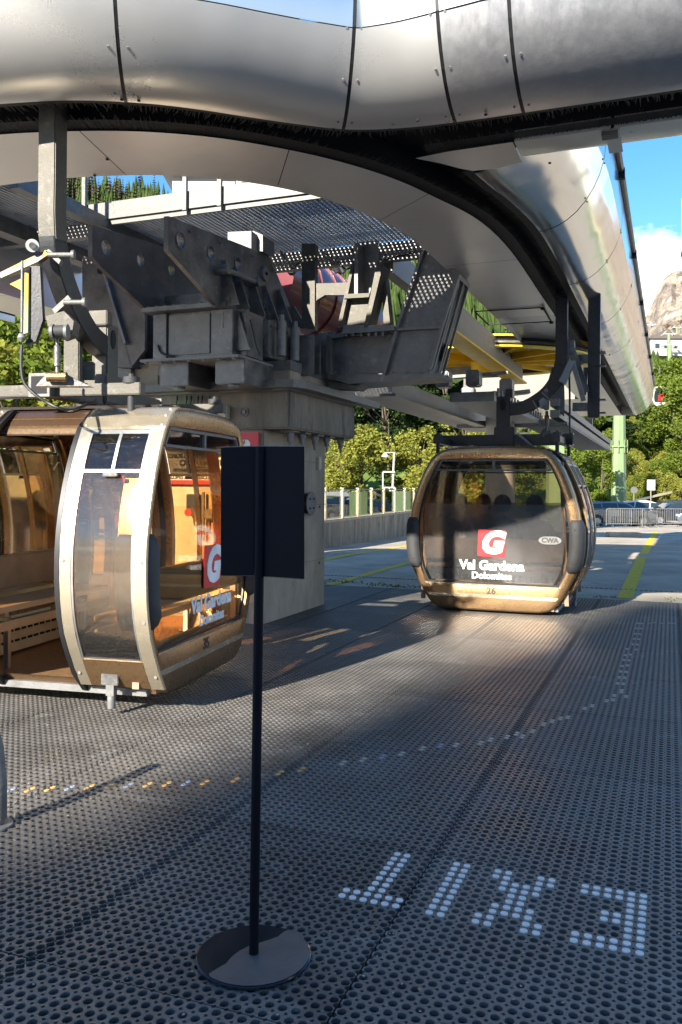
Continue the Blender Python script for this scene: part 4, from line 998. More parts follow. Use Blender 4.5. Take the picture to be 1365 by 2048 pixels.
def loft(mb, rings, close=True):
    n = len(rings[0]); vs = [p for r in rings for p in r]
    mb.add(vs, [(a*n+k, a*n+(k+1) % n, (a+1)*n+(k+1) % n, (a+1)*n+k) for a in range(len(rings)-1) for k in range(n if close else n-1)])
def person_seated(par_loc, rz, top, label, bag=False):
    t = thing('person', label, 'person', par_loc, rz, 'passengers in the right cabin')
    V = [(0, 0, .52), (0, -.02, .72), (0, -.03, .90), (0, -.01, 1.0), (0, .0, 1.06), (0, .0, 1.15), (0, 0, 1.24),
         (.17, -.02, .92), (.23, .08, .70), (.16, .26, .60), (.10, .36, .60), (-.17, -.02, .92), (-.23, .08, .70), (-.16, .26, .60), (-.10, .36, .60),
         (.10, .04, .50), (.12, .42, .50), (.12, .44, .12), (.12, .56, .06), (-.10, .04, .50), (-.12, .42, .50), (-.12, .44, .12), (-.12, .56, .06)]
    E_ = [(0, 1), (1, 2), (2, 3), (3, 4), (4, 5), (5, 6), (2, 7), (7, 8), (8, 9), (9, 10), (2, 11), (11, 12), (12, 13), (13, 14), (0, 15), (15, 16), (16, 17), (17, 18), (0, 19), (19, 20), (20, 21), (21, 22)]
    Rr = [.14, .13, .15, .06, .055, .095, .085, .065, .05, .04, .035, .065, .05, .04, .035, .095, .07, .045, .04, .095, .07, .045, .04]
    me = D.meshes.new('body'); me.from_pydata(V, E_, []); o = D.objects.new('body', me); COL.objects.link(o)
    m = o.modifiers.new('s', 'SKIN'); o.modifiers.new('d', 'SUBSURF').levels = 1
    for i, sv in enumerate(me.skin_vertices[0].data): sv.radius = (Rr[i], Rr[i]); sv.use_root = (i == 0)
    dg = bpy.context.evaluated_depsgraph_get(); dg.update(); m2 = D.meshes.new_from_object(o.evaluated_get(dg)); D.objects.remove(o)
    m2.name = 'body'; m2.materials.clear(); m2.materials.append(M[top]); m2.materials.append(M['skin_tone'])
    for f in m2.polygons:
        f.use_smooth = True
        if f.center.z > 1.02: f.material_index = 1
    b = D.objects.new('body', m2); COL.objects.link(b); b.parent = t
    h = MB(); hv = []
    for a in range(7):
        th = a/6*1.9
        for k in range(14): ph = 2*math.pi*k/14; rr = .115*math.sin(th+.02); hv.append((rr*math.cos(ph), rr*math.sin(ph)*1.1-.02, 1.175+.13*math.cos(th)+(-.04 if math.sin(ph) < 0 else .015)))
    h.add(hv, [(a*14+k, a*14+(k+1) % 14, (a+1)*14+(k+1) % 14, (a+1)*14+k) for a in range(6) for k in range(14)])
    h.build('hair', 'hair', t, smooth=True, local=True)
    for sx in (-1, 1):      # hands on the knees: palm and five fingers
        hm_ = MB(); px_ = .10*sx
        hm_.box((px_, .39, .605), (.075, .08, .025))
        for q in range(4): x = px_+(q-1.5)*.019; hm_.tube([(x, .42, .605), (x, .455, .60), (x, .475-.004*abs(q-1), .58)], [.009, .0085, .007], 6)
        hm_.tube([(px_-sx*.03, .38, .60), (px_-sx*.055, .41, .595), (px_-sx*.05, .435, .59)], [.011, .010, .008], 6)
        hm_.build('hand', 'skin_tone', t, smooth=True, local=True)
        MB().tube([(.12*sx, .40, .05), (.12*sx, .50, .05), (.12*sx, .62, .035)], [.05, .05, .035], 10).build('shoe', 'person_orange', t, smooth=True, local=True)
    return t
def cabin(name, label, loc, rz, number, is_open, off, xo=0.):
    g = thing(name, label, 'gondola cabin', loc, rz)
    def B(nm, mb, mat, par=g, **k): return mb.build(nm, mat, par, local=True, **k)
    rib = 'gold'
    for sx in (-1, 1):
        def R3(P, x): return [(sx*x, y, z) for y, z in P]
        mb = MB(); d = .125
        loft(mb, [R3(win(d-.004, .335, 1.935), LX-.045), R3(win(d, .33, 1.94), LX-.004), R3(win(d-.01, .318, 1.95), LX), R3(inset(OUT, .03), LX), R3(inset(OUT, .012), LX-.008), R3(inset(OUT, .003), LX-.025), R3(OUT, LX-.05), R3(OUT, LX-.16)])
        fr_ = B('end_frame', mb, 'gold', smooth=True, sharp=50)
        mb = MB(); loft(mb, [R3(win(.125, .335, 1.935), LX-.03), R3(win(.150, .36, 1.91), LX-.03), R3(win(.150, .36, 1.91), LX-.045)]); B('gasket', mb, 'gasket')
        P = win(.135, .345, 1.925)
        MB_ = MB(); 
        # glass with a slight belly, split in the clear upper pane and the scratched lower pane
        def pane(nm, z0, z1, x, mat, d_=.14):
            mb = MB(); vs = []; zs = [z0+(z1-z0)*k/8 for k in range(9)]
            for z in zs:
                w = wz(z)-d_
                for k in range(9): vs.append((sx*x, w*(-1+2*k/8), z))
            mb.add(vs, [(a*9+k, a*9+k+1, (a+1)*9+k+1, (a+1)*9+k) for a in range(8) for k in range(8)]); return B(nm, mb, mat)
        pane('window', .345, 1.79, LX-.035, 'glass_bronze' if is_open else 'glass_grey'); pane('ski_guard', .375, 1.36, LX-.018, 'glass_guard' if is_open else 'glass_acrylic', .20); pane('vent_window', 1.815, 1.92, LX-.03, 'glass_smoke', .19)
        mb = MB()
        for z in (1.80, 1.925):
            w = wz(z)-.165; mb.box((sx*(LX-.02), 0, z), (.02, 2*w, .02))
        for s2 in (-1, 1): mb.bar((sx*(LX-.02), s2*(wz(1.80)-.165), 1.80), (sx*(LX-.02), s2*(wz(1.925)-.165), 1.925), .02, .02, (1, 0, 0))
        mb.box((sx*(LX-.019), -.02, 1.862), (.02, .035, .12)); B('vent_frame', mb, 'zinc')
        # gold band below the window with its bright strip
        mb = MB(); w0, w1 = wz(.165)-.06, wz(.205)-.05; mb.prism([(sx*(LX+.001), -w0, .165), (sx*(LX+.001), w0, .165), (sx*(LX+.001), w1, .205), (sx*(LX+.001), -w1, .205)], (sx*.004, 0, 0)); B('trim_strip', mb, 'cream')
        mb = MB(); w0, w1 = wz(.322)-.1, wz(.338)-.1; mb.prism([(sx*(LX+.001), -w0, .322), (sx*(LX+.001), w0, .322), (sx*(LX+.001), w1, .338), (sx*(LX+.001), -w1, .338)], (sx*.006, 0, 0)); B('sill', mb, 'cream')
        # lettering on both ends
        Xd = (0, -1, 0) if sx < 0 else (0, 1, 0)
        def fm_(y, z, x=LX-.008, rot=0):
            y = y+(.14 if is_open and z > .3 else 0)
            X = Vector(Xd); a = math.radians(rot); X2 = X*math.cos(a)+ZD*math.sin(a); Y2 = ZD*math.cos(a)-X*math.sin(a); return frameM((sx*x, y*(-1 if sx < 0 else 1), z), X2, Y2)
        sq = []
        for a in range(24):
            th = 2*math.pi*a/24; c_, s_ = math.cos(th), math.sin(th); k = .172/max(abs(c_), abs(s_))**.9
            sq.append((c_*k*1.0, s_*k))
        mb = MB(); m4 = fm_(.0, .86, LX-.012, -3); mb.T = m4
        mb.prism([(-.165, -.172, 0), (.17, -.168, 0), (.178, .16, 0), (.168, .175, 0), (-.172, .168, 0), (-.18, .15, 0), (-.172, -.16, 0)], (0, 0, .006)); lg_ = B('logo', mb, 'red')
        text('logo_letter', 'G', .38, 'text_white', fm_(-.005, .862, LX-.004, 0), lg_, bold=.022, shear=.25, extrude=.003)
        text('lettering', 'Val Gardena', .165, 'text_white', fm_(.0, .575, LX-.008), g, bold=.006)
        text('lettering', 'Dolomites', .12, 'text_white', fm_(.0, .445, LX-.008), g, bold=.004)
        text('number', number, .12, 'text_dark', fm_(.0, .255, LX+.003), g, bold=.003)
        mb = MB(); mb.T = fm_(.73, .92, LX-.014); q = [(.10*math.cos(a)+(.04 if math.cos(a) > 0 else -.04), .05*math.sin(a), 0) for a in [2*math.pi*k/24 for k in range(24)]]
        mb.prism(q, (0, 0, .004)); em = B('maker_badge', mb, 'zinc_dull'); text('badge_letters', 'CWA', .085, 'text_dark', fm_(.73, .92, LX-.006), em, bold=.004)
        # corner pads
        for s2 in (-1, 1):
            mb = MB(); rings = []
            zs = [.52, .55, .61, .72, .85, .98, 1.08, 1.15, 1.18]
            for i, z in enumerate(zs):
                w = wz(z); f = min(1, math.sin(math.pi*(i+.35)/(len(zs)-.3))*1.35); o_ = (.085 if is_open else .05)*f
                y0 = w-.125-.02*f; ring = [(sx*(LX-.01), s2*(y0+.03*(1-f)), z), (sx*(LX+o_*.9), s2*(y0+.03), z), (sx*(LX+o_), s2*(w-.06), z), (sx*(LX+o_*.8), s2*(w-.01+o_*.3), z), (sx*(LX-.03), s2*(w+o_*.75), z), (sx*(LX-.12), s2*(w+o_*.9), z), (sx*(LX-.20+.03*(1-f)), s2*(w+.004), z), (sx*(LX-.08), s2*(w-.08), z)]
                rings.append(ring)
            loft(mb, rings); n = 8; k0 = 0; mb.f.append(tuple(range(n))); mb.f.append(tuple((len(zs)-1)*n+k for k in range(n)))
            pad = B('corner_pad', mb, 'pad', smooth=True, sharp=60)
            for z in (.64, 1.06): MB().cyl((sx*(LX+.03), s2*(wz(z)-.07), z), (sx*(LX+.05), s2*(wz(z)-.07), z), .010, 8).build('pad_screw', 'black', pad, local=True)
    # floor, roof, side walls
    B('cabin_floor', MB().box((0, 0, .06), (2*LX-.1, 1.56, .06)), 'checker')
    B('floor_edge', MB().box((0, -.80, .045), (2*LX-.2, .05, .05)), 'zinc_dull'); B('floor_edge', MB().box((0, .80, .045), (2*LX-.2, .05, .05)), 'zinc_dull')
    def barrel(x0, x1, z0, z1, s2, nm, mat, o=.0, th=.02, n=14):
        mb = MB(); vs = []
        for k in range(n+1):
            z = z0+(z1-z0)*k/n; w = wz(z)+o
            vs += [(x0, s2*w, z), (x1, s2*w, z), (x1, s2*(w-th), z), (x0, s2*(w-th), z)]
        mb.add(vs, [(4*a+k, 4*a+(k+1) % 4, 4*a+4+(k+1) % 4, 4*a+4+k) for a in range(n) for k in range(4)]+[(0, 1, 2, 3), (4*n, 4*n+1, 4*n+2, 4*n+3)])
        return B(nm, mb, mat, smooth=True, sharp=40)
    mb = MB(); rr = []
    for x in (-LX+.1, -.3, .3, LX-.1):
        rr.append([(x, y, z+.0) for y, z in [(.86, 1.87), (.80, 1.965), (.72, 2.04), (.6, 2.085), (.4, 2.11), (0, 2.12), (-.4, 2.11), (-.6, 2.085), (-.72, 2.04), (-.80, 1.965), (-.86, 1.87), (-.8, 1.9), (0, 2.06), (.8, 1.9)]])
    loft(mb, rr); B('roof', mb, 'brown', smooth=True, sharp=50)
    for y in (-.62, -.3, .3, .62): B('roof_rib', MB().box((0, y, 2.115 if abs(y) < .5 else 2.09), (1.6, .05, .02)), 'brown')
    for s2 in (-1, 1):
        op = is_open and s2 < 0
        barrel(-LX+.16, LX-.16, .02, .12, s2, 'side_sill', 'gold', .004)
        barrel(-LX+.16, LX-.16, 1.88, 2.0, s2, 'side_header', 'gold', .004)
        for x0, x1 in ((-LX+.14, -.36), (.36, LX-.14)):
            barrel(x0, x1, .12, .36, s2, 'side_panel', 'gold'); wd = barrel(x0+.04, x1-.04, .36, 1.88, s2, 'side_window', 'glass_bronze', -.004, .008)
            barrel(x0, x0+.045, .36, 1.88, s2, 'side_post', 'gold', .003); barrel(x1-.045, x1, .36, 1.88, s2, 'side_post', 'gold', .003)
        # door leaves: closed over the opening, or slid outwards along the side
        for sx in (-1, 1):
            if op: x0, x1, o = (.36, 1.0, .10) if sx > 0 else (-1.0, -.36, .10)
            else: x0, x1, o = (.01, .62, .055) if sx > 0 else (-.62, -.01, .055)
            fm__ = 'cream_paint' if op else 'gold'
            leaf = barrel(x0, x1, 1.90, 2.075, s2, 'door', 'cream' if op else 'brown', o+.0, .03)
            def lp(a, b, c_, d_, nm, mat, oo=0., th=.03):
                ob = barrel(a, b, c_, d_, s2, nm, mat, o+oo, th); ob.parent = leaf; return ob
            dm = 'cream' if op else 'gold'
            lp(x0, x0+.085, .10, 1.90, 'door_stile', dm); lp(x1-.095, x1, .10, 1.90, 'door_stile', dm); lp(x0+.086, x1-.096, .10, .31, 'door_panel', dm if not op else 'gold')
            lp(x0+.085, x0+.10, .31, 1.90, 'door_frame', 'alu_bright', -.004); lp(x1-.11, x1-.095, .31, 1.90, 'door_frame', 'alu_bright', -.004)
            lp(x0+.10, x1-.11, .31, 1.60, 'door_window', 'glass_door', -.012, .006); lp(x0+.11, x1-.12, 1.62, 1.87, 'vent_pane', 'glass_smoke', -.012, .006)
            lp(x0+.10, x1-.11, 1.60, 1.62, 'vent_bar', 'alu_bright', -.006); lp(x0+.10, x1-.11, 1.87, 1.90, 'vent_bar', 'alu_bright', -.006); lp(x0+.10, x1-.11, .305, .325, 'vent_bar', 'alu_bright', -.006)
            xm = (x0+x1)/2; lp(xm-.012, xm+.012, 1.62, 1.88, 'vent_bar', 'alu_bright', -.004)
            ob = B('handle', MB().box((xm, s2*(wz(1.585)+o+.01), 1.585), (.11, .03, .028)), 'dark_steel', bevel=.004); ob.parent = leaf
            xg = x0 if sx > 0 else x1
            lp(xg-.035 if sx > 0 else xg, xg if sx > 0 else xg+.035, .04, 2.07, 'door_seal', 'gasket', .004, .05)
            for z in (.2, .6, 1.0, 1.5, 1.93, 2.0, 2.05):
                for x in (x0+.03, x1-.03):
                    if .2 < z < 1.2 and x == x0+.03 and z == .6: continue
                    q = B('rivet', MB().cyl((x, s2*(wz(z)+o), z), (x, s2*(wz(z)+o+.005), z), .011, 8), 'zinc_dull'); q.parent = leaf
            if op or (s2 < 0 and sx > 0):
                xb = xm-.06
                q = B('guide_bracket', MB().box((xb, s2*(wz(.17)+o+.012), .20), (.13, .02, .15)), 'dark_steel', bevel=.004); q.parent = leaf
                mb = MB(); mb.box((xb, s2*(wz(.1)+o+.04), .13), (.06, .05, .16)); mb.cyl((xb, s2*(wz(.1)+o+.04), .06), (xb, s2*(wz(.1)+o+.04), -.04), .028, 12); q = B('guide_pin', mb, 'zinc_dull', smooth=True); q.parent = leaf
    # benches across both ends
    for sx in (-1, 1):
        mb = MB(); mb.box((sx*.62, 0, .56), (.40, 1.72, .045)); bench = B('bench', mb, 'plank', bevel=.01)
        q = B('bench_rail', MB().box((sx*.42, 0, .44), (.03, 1.66, .07)), 'alu_bright', bevel=.005); q.parent = bench
        q = B('backrest', MB().box((sx*.86, 0, .78), (.05, 1.78, .28)), 'interior', bevel=.012); q.parent = bench
        mb = MB(); mb.box((sx*.80, 0, .24), (.02, 1.5, .26)); q = B('heater_grille', mb, 'cream_paint'); q.parent = bench
        mb = MB()
        for z in (.20, .29):
            for k in range(15): q = B('grille_slot', MB().box((sx*.785, -.64+.09*k, z), (.012, .055, .018)), 'black'); q.parent = bench
        for y in (-.55, .55): q = B('bench_leg', MB().box((sx*.5, y, .28), (.04, .04, .4)), 'alu_bright'); q.parent = bench
        for s2 in (-1, 1): B('inner_post', MB().bar((sx*(LX-.12), s2*.93, .1), (sx*(LX-.12), s2*.85, 1.9), .05, .05), 'interior')
    # roof carrier and hanger
    cz = 2.13
    am = 'dark_arm' if not is_open else 'hanger_zinc'  # same zinc on both; right cabin's carrier and hanger darkened for canopy shade
    B('carrier_beam', MB().box((.0, 0, cz+.10), (.15, 1.80, .15)), am, bevel=.01)
    for s2 in (-1, 1):
        q = MB(); q.box((0, s2*.9, cz+.10), (.17, .02, .17)); B('beam_end', q, 'zinc' if is_open else am)
        q = MB(); q.box((0, s2*.912, cz+.10), (.125, .004, .125)); B('beam_hollow', q, 'black')
        B('side_beam', MB().box((0, s2*.78, cz+.07), (1.50, .09, .085)), 'hanger_zinc' if is_open else am, bevel=.006)
        for sx in (-1, 1):
            d_ = MB(); d_.cyl((sx*.66, s2*.78, 2.03), (sx*.66, s2*.78, cz+.05), .025, 12); d_.cyl((sx*.66, s2*.78, cz+.11), (sx*.66, s2*.78, cz+.155), .06, 16); d_.cyl((sx*.66, s2*.78, cz+.15), (sx*.66, s2*.78, cz+.18), .02, 8)
            B('rubber_damper', d_, 'pad', smooth=True)
    B('foot_plate', MB().box((0, 0, cz+.16), (.20, .28, .24)), am, bevel=.012)
    top = .62
    B('hanger_clevis', MB().box((0, .02, cz+.44), (.14, .19, .52)), am, bevel=.01)
    pts = [(.0, .02-.085-.02+.09*math.cos(a), cz+.60+.035*math.sin(a)*1.9) for a in [2*math.pi*k/20 for k in range(20)]]
    for sx in (-1, 1):
        q = MB(); q.prism([(sx*.072, .02+.04*math.cos(2*math.pi*k/20), cz+.58+.08*math.sin(2*math.pi*k/20)) for k in range(20)], (sx*.004, 0, 0)); B('clevis_slot', q, 'black')
    q = MB(); q.prism([(.07*math.cos(2*math.pi*k/20)*.6, -.082, cz+.56+.09*math.sin(2*math.pi*k/20)) for k in range(20)], (0, -.004, 0)); B('clevis_slot', q, 'black')
    B('clevis_top', MB().box((0, -.06, cz+.74), (.17, .10, .12)), am, bevel=.008)
    arm = catmull([(0, .0, 2.66), (xo*.1, -.12, 2.65), (xo*.5, -off*.42, 2.70), (xo*.85, -off*.74, 2.86), (xo, -off*.95, 3.10), (xo, -off, 3.35), (xo, -off, 3.7), (xo, -off, 4.75)], 8)
    mb = MB(); mb.ribbon(arm[:38], [.17]*60, .12, (1, 0, 0)); B('hanger_arm', mb, 'dark_arm', bevel=.008)
    mb = MB(); mb.ribbon(arm[36:], [.155]*60, .135, (1, 0, 0)); B('hanger_shaft', mb, 'hanger_zinc' if is_open else 'dark_arm', bevel=.008)
    return g, B, arm, off, cz
# right cabin, closed, leaving the station
c26 = W(-2.13, 11.74, .03)
g26, B26, arm26, off26, cz26 = cabin('gondola', 'closed brown and gold cable car cabin with passengers, hanging before the yard', c26, math.radians(90)-TH, '26', False, .75)
# left cabin, open, in the turn
ax35 = math.atan2(-.24, .97)
g35, B35, arm35, off35, cz35 = cabin('gondola', 'open cream and gold cable car cabin, door slid aside, cut by the left edge', Vector((-1.96, 7.0, .09)), ax35, '35', True, 1.02, .17)
# ---- grip linkage of the left cabin
def loc35(p): return PM[g35.name].inverted() @ Vector(p)
Yh = 5.75
def q35(px, py, Y=Yh): return PY(px, py, Y)
def G35(nm, mb, mat, **k): return mb.build(nm, mat, g35, **k)
mb = MB(); mb.prism([q35(0, 545), q35(92, 500), q35(98, 508), q35(76, 523), q35(2, 556)], Vector((0, .06, 0))); G35('door_lever', mb, 'plating')
mb = MB(); mb.cyl(q35(65, 491, Yh-.05), q35(65, 491, Yh+.05), .043, 24); rl_ = G35('lever_roller', mb, 'white', smooth=True)
o = MB().cyl(q35(65, 491, Yh-.06), q35(65, 491, Yh+.05), .022, 14).build('roller_bolt', 'zinc', g35); 
mb = MB(); mb.prism([q35(50, 545), q35(62, 548), q35(62, 664), q35(47, 668)], Vector((0, .03, 0))); G35('lever_plate', mb, 'plating')
mb = MB(); mb.prism([q35(20, 568), q35(45, 556), q35(46, 582)], Vector((0, .02, 0))); G35('lever_fin', mb, 'plating')
mb = MB(); mb.prism([q35(60, 532), q35(80, 532), q35(86, 640), q35(72, 682), q35(50, 690), q35(62, 664)], Vector((0, .05, 0))); G35('side_bracket', mb, 'dark_arm')
mb = MB(); mb.tube([q35(45, 522, Yh-.05), q35(44, 665, Yh-.05)], .009, 8); G35('pull_rod', mb, 'zinc')
mb = MB(); cp = [q35(44, 690, Yh-.05), q35(43, 735, Yh-.05), q35(52, 770, Yh-.05), q35(90, 802, Yh-.05), q35(140, 820, Yh), q35(192, 800, Yh+.5)]
mb.tube(catmull(cp, 8), .011, 8); G35('control_cable', mb, 'gasket', smooth=True)
mb = MB(); mb.tube([q35(44, 668, Yh-.05), q35(44, 676, Yh-.05), q35(44, 684, Yh-.05)], [.02, .03, .012], 12); G35('cable_boot', mb, 'zinc_dull', smooth=True)
for (x0, y0, x1), nm in (((97, 510, 150), 'guide_pin'), ((128, 605, 172), 'guide_pin')):
    mb = MB(); mb.cyl(q35(x0, y0), q35(x1-6, y0), .018, 14); mb.cyl(q35(x1-6, y0), q35(x1, y0), .033, 18); G35(nm, mb, 'zinc', smooth=True)
mb = MB(); mb.prism([q35(90, 502), q35(98, 498), q35(122, 520), q35(118, 528)], Vector((0, .06, 0))); G35('pin_holder', mb, 'zinc')
mb = MB(); mb.prism([q35(105, 618), q35(136, 590), q35(142, 598), q35(110, 628)], Vector((0, .06, 0))); G35('pin_holder', mb, 'zinc')
mb = MB(); mb.prism([q35(92, 632), q35(128, 622), q35(148, 642), q35(144, 668), q35(122, 676), q35(98, 662)], Vector((0, .14, 0))); G35('link_block', mb, 'hanger_zinc')
mb = MB(); mb.cyl(q35(100, 664, Yh-.06), q35(136, 662, Yh-.06), .042, 22); G35('rubber_bush', mb, 'pad', smooth=True)
for px in (103, 131):
    mb = MB(); mb.cyl(q35(px, 664, Yh-.06), q35(px+6, 664, Yh-.06), .052, 22); G35('bush_washer', mb, 'zinc', smooth=True)
mb = MB(); mb.tube([q35(115, 676, Yh), q35(115, 690, Yh), q35(115, 692, Yh), q35(115, 732, Yh), q35(115, 734, Yh), q35(115, 748, Yh)], [.012, .012, .022, .022, .012, .012], 12); G35('shock_absorber', mb, 'dark_steel', smooth=True)
mb = MB(); mb.cyl(q35(95, 754, Yh-.03), q35(134, 754, Yh-.03), .032, 18); G35('lower_bush', mb, 'gold', smooth=True)
mb = MB(); mb.prism([q35(126, 745), q35(150, 758), q35(180, 772), q35(72, 772), q35(92, 748)], Vector((0, .1, 0))); G35('lower_bracket', mb, 'dark_steel')
mb = MB(); mb.box(PY(147, 725, 6.6), (.12, .1, .38)); G35('second_clevis', mb, 'hanger_zinc', bevel=.008)
mb = MB(); mb.box(PY(174, 742, 6.7), (.12, .06, .14)); G35('clevis_link', mb, 'hanger_zinc', bevel=.006)
mb = MB(); mb.box(PY(264, 776, 6.35), (.10, .08, .05)); G35('green_mount', mb, 'pylon', bevel=.01)
# ---- grip linkage of the right cabin
Y6 = 11.45
def q26(px, py, Y=Y6): return PY(px, py, Y)
def G26(nm, mb, mat, **k): return mb.build(nm, mat, g26, **k)
mb = MB(); mb.prism([q26(1106, 735), q26(1128, 735), q26(1130, 800), q26(1129, 832), q26(1122, 824), q26(1085, 783), q26(1098, 762)], Vector((0, .05, 0))); G26('gusset_plate', mb, 'dark_arm')
for x, y in ((1115, 735), (1093, 781)):
    G26('gusset_bolt', MB().cyl(q26(x, y, Y6-.02), q26(x, y, Y6+.02), .028, 14), 'zinc_dull', smooth=True)
mb = MB(); mb.prism([q26(1077, 802), q26(1085, 795), q26(1098, 803), q26(1097, 820), q26(1080, 817)], Vector((0, -.04, 0))); G26('link_plate', mb, 'zinc_dull')
for a, b in (((1066, 800), (1077, 822)), ((1084, 785), (1100, 800))):
    G26('clamp_strap', MB().bar(q26(*a, Y6-.06), q26(*b, Y6-.06), .015, .015), 'zinc')
G26('link_bolt', MB().cyl(q26(1093, 815, Y6-.06), q26(1093, 815, Y6+.06), .04, 16), 'dark_steel', smooth=True)
G26('shock_absorber', MB().tube([q26(1094, 822), q26(1094, 830), q26(1094, 831), q26(1094, 852), q26(1094, 853), q26(1094, 862)], [.02, .02, .032, .032, .016, .016], 10), 'dark_steel', smooth=True)
G26('lower_mount', MB().prism([q26(1084, 874), q26(1088, 860), q26(1094, 856), q26(1100, 860), q26(1108, 874)], Vector((0, .1, 0))), 'dark_arm')
G26('control_cable', MB().tube(catmull([q26(1139, 745), q26(1140, 800), q26(1140, 850), q26(1142, 880), q26(1135, 893)], 5), .014, 8), 'gasket', smooth=True)
G26('brace_rod', MB().bar(q26(1036, 868), q26(1070, 896), .035, .03), 'dark_steel')
G26('arm_edge', MB().bar(q26(1127, 615), q26(1129, 735), .012, .13, VD), 'zinc_dull')
# passengers of the right cabin
Mc = PM[g26.name]
def seat(x, y, face, top, label):
    p = Mc @ Vector((x, y, .17)); person_seated(p, math.radians(90)-TH+(-math.pi/2 if face > 0 else math.pi/2), top, label)
seat(-.60, .70, 1, 'person_dark', 'leftmost passenger in the right cabin, dark coat, back to the window')
seat(-.58, -.08, 1, 'person_blue', 'middle passenger in the right cabin, dark blue jacket, back to the window')
seat(-.60, -.50, 1, 'person_dark', 'right-hand passenger in the right cabin, dark jacket, back to the window')
seat(.60, .42, -1, 'person_dark', 'passenger on the far bench of the right cabin, left of the pair')
seat(.60, .78, -1, 'person_orange', 'passenger in an orange jacket on the far bench of the right cabin')

# ================================================================== SIGN STAND
base = PZ(508, 1915, 0); st = thing('sign_stand', 'black sign stand with a folded double panel on a round scratched foot', 'sign', base)
mb = MB(); prof = [(.0, .0), (.192, .0), (.195, .003), (.195, .009), (.190, .012), (.03, .014), (.03, .0145)]
n = 64; vs = []
for r_, z in prof: vs += [base+Vector((r_*math.cos(2*math.pi*k/n), r_*math.sin(2*math.pi*k/n), z+.001)) for k in range(n)]
mb.add(vs, [(a*n+k, a*n+(k+1) % n, (a+1)*n+(k+1) % n, (a+1)*n+k) for a in range(len(prof)-1) for k in range(n)]); foot = mb.build('foot', 'disc_dark', st, smooth=True, sharp=30)
# the lit part of the foot, painted lighter; its specks are dirt
lit_pts = []
edge_ = [(PZ(x, y, .014)) for x, y in [(412, 1958), (418, 1948), (436, 1937), (452, 1928), (464, 1914), (480, 1902), (497, 1893), (520, 1886), (540, 1880), (556, 1874), (568, 1864), (580, 1858)]]
a0 = math.atan2(edge_[-1].y-base.y, edge_[-1].x-base.x); a1 = math.atan2(edge_[0].y-base.y, edge_[0].x-base.x)
while a1 > a0: a1 -= 2*math.pi
arc = [base+Vector((.1895*math.cos(a0+(a1-a0)*k/30), .1895*math.sin(a0+(a1-a0)*k/30), .0155)) for k in range(31)]
pts = [Vector((p.x, p.y, .0155)) for p in edge_ if (Vector((p.x, p.y, 0))-base).length < .189]+arc
o = MB().add(pts, [tuple(range(len(pts)))]).build('lit_patch', 'disc_lit_dirty', st); o.parent = foot
ptop = PY(515, 893, base.y); MB().cyl(base+ZD*.012, Vector((base.x+.012, base.y, ptop.z)), .0165, 20).build('pole', 'sign_black', st, smooth=True)
# two panels folded in a shallow V, open away from the camera
yb = base.y-.005
def panel(xl, yt0, yb0, xr, yt1, yb1, Yl, Yr, nm):
    a, b, c_, d_ = PY(xl, yb0, Yl), PY(xr, yb1, Yr), PY(xr, yt1, Yr), PY(xl, yt0, Yl)
    MB().prism([a, b, c_, d_], Vector((0, .012, 0))).build(nm, 'sign_black', st, bevel=.0015)
    e = MB(); 
    for p, q in ((a, b), (c_, d_)): e.bar(p+Vector((0, .013, 0)), q+Vector((0, .013, 0)), .005, .006)
    e.build('panel_edge', 'zinc', st)
panel(442, 895, 1151, 509, 893, 1151, yb+.05, yb+.018, 'panel'); panel(509, 893, 1151, 609, 893, 1158, yb+.018, yb-.07, 'panel')

# ================================================================== NOTICE BOARD ON THE PILLAR
nb = thing('notice_board', 'white notice board with red border on the pillar, seen through the left cabin', 'notice board', W(-5.4, 8.8, 1.6))
zt = PU(500, 865, 8.79).z; zb_ = 1.62
v_r = -4.43; v_l = -6.35
MB().prism([W(v_l, 8.775, zb_), W(v_r, 8.775, zb_), W(v_r, 8.775, zt), W(v_l, 8.775, zt)], UD*.02).build('board', 'red', nb)
MB().prism([W(v_l+.1, 8.768, zb_+.05), W(v_r-.10, 8.768, zb_+.05), W(v_r-.10, 8.768, zt-.12), W(v_r-.13, 8.768, zt-.085), W(v_l+.1, 8.768, zt-.085)], UD*.006).build('white_field', 'board_white', nb)
def nt_(body, px, py, size, mat='text_dark', bold=.001):
    p = PU(px, py, 8.764); return text('lettering', body, size, mat, frameM(p, VD, ZD), nb, local=False, bold=bold, extrude=.001)
nt_('DURCHLAUF VERBOTEN', 438, 885, .062); nt_('NIGHT SKIING OR', 385, 894, .05)
nt_('CHIUSURA PISTE E ULTIMO SERVIZIO', 415, 912, .064, bold=.003); nt_('ORE          UHR', 409, 926, .10, bold=.003)
nt_('PISTENSCHLUSS UND LETZTER PISTENDIENST', 425, 941, .052); nt_('SLOPES AND RESCUE CLOSE AT', 402, 955, .062, bold=.003)
p = PU(405, 926, 8.766); fr2 = MB()
for s_ in (-1, 1): fr2.box(p+ZD*.05*s_, (.21, .006, .008), (VD, UD, ZD)); fr2.box(p+VD*.102*s_, (.008, .006, .108), (VD, UD, ZD))
fr2.build('time_frame', 'text_dark', nb); nt_('17:30', 405, 926, .075)
eb = thing('emergency_stop', 'black switch box with red mushroom button and cables on the pillar', 'switch', PU(388, 1020, 8.79))
c_ = PU(388, 1010, 8.77); MB().box(c_, (.16, .09, .26), (VD, UD, ZD)).build('switch_case', 'gasket', eb, bevel=.01); q = PU(378, 1025, 8.70); MB().cyl(q+UD*.04, q-UD*.02, .045, 20).build('button', 'red', eb, smooth=True)
c2_ = PU(420, 1028, 8.77); MB().box(c2_, (.12, .07, .12), (VD, UD, ZD)).build('socket', 'zinc_dull', eb, bevel=.01)
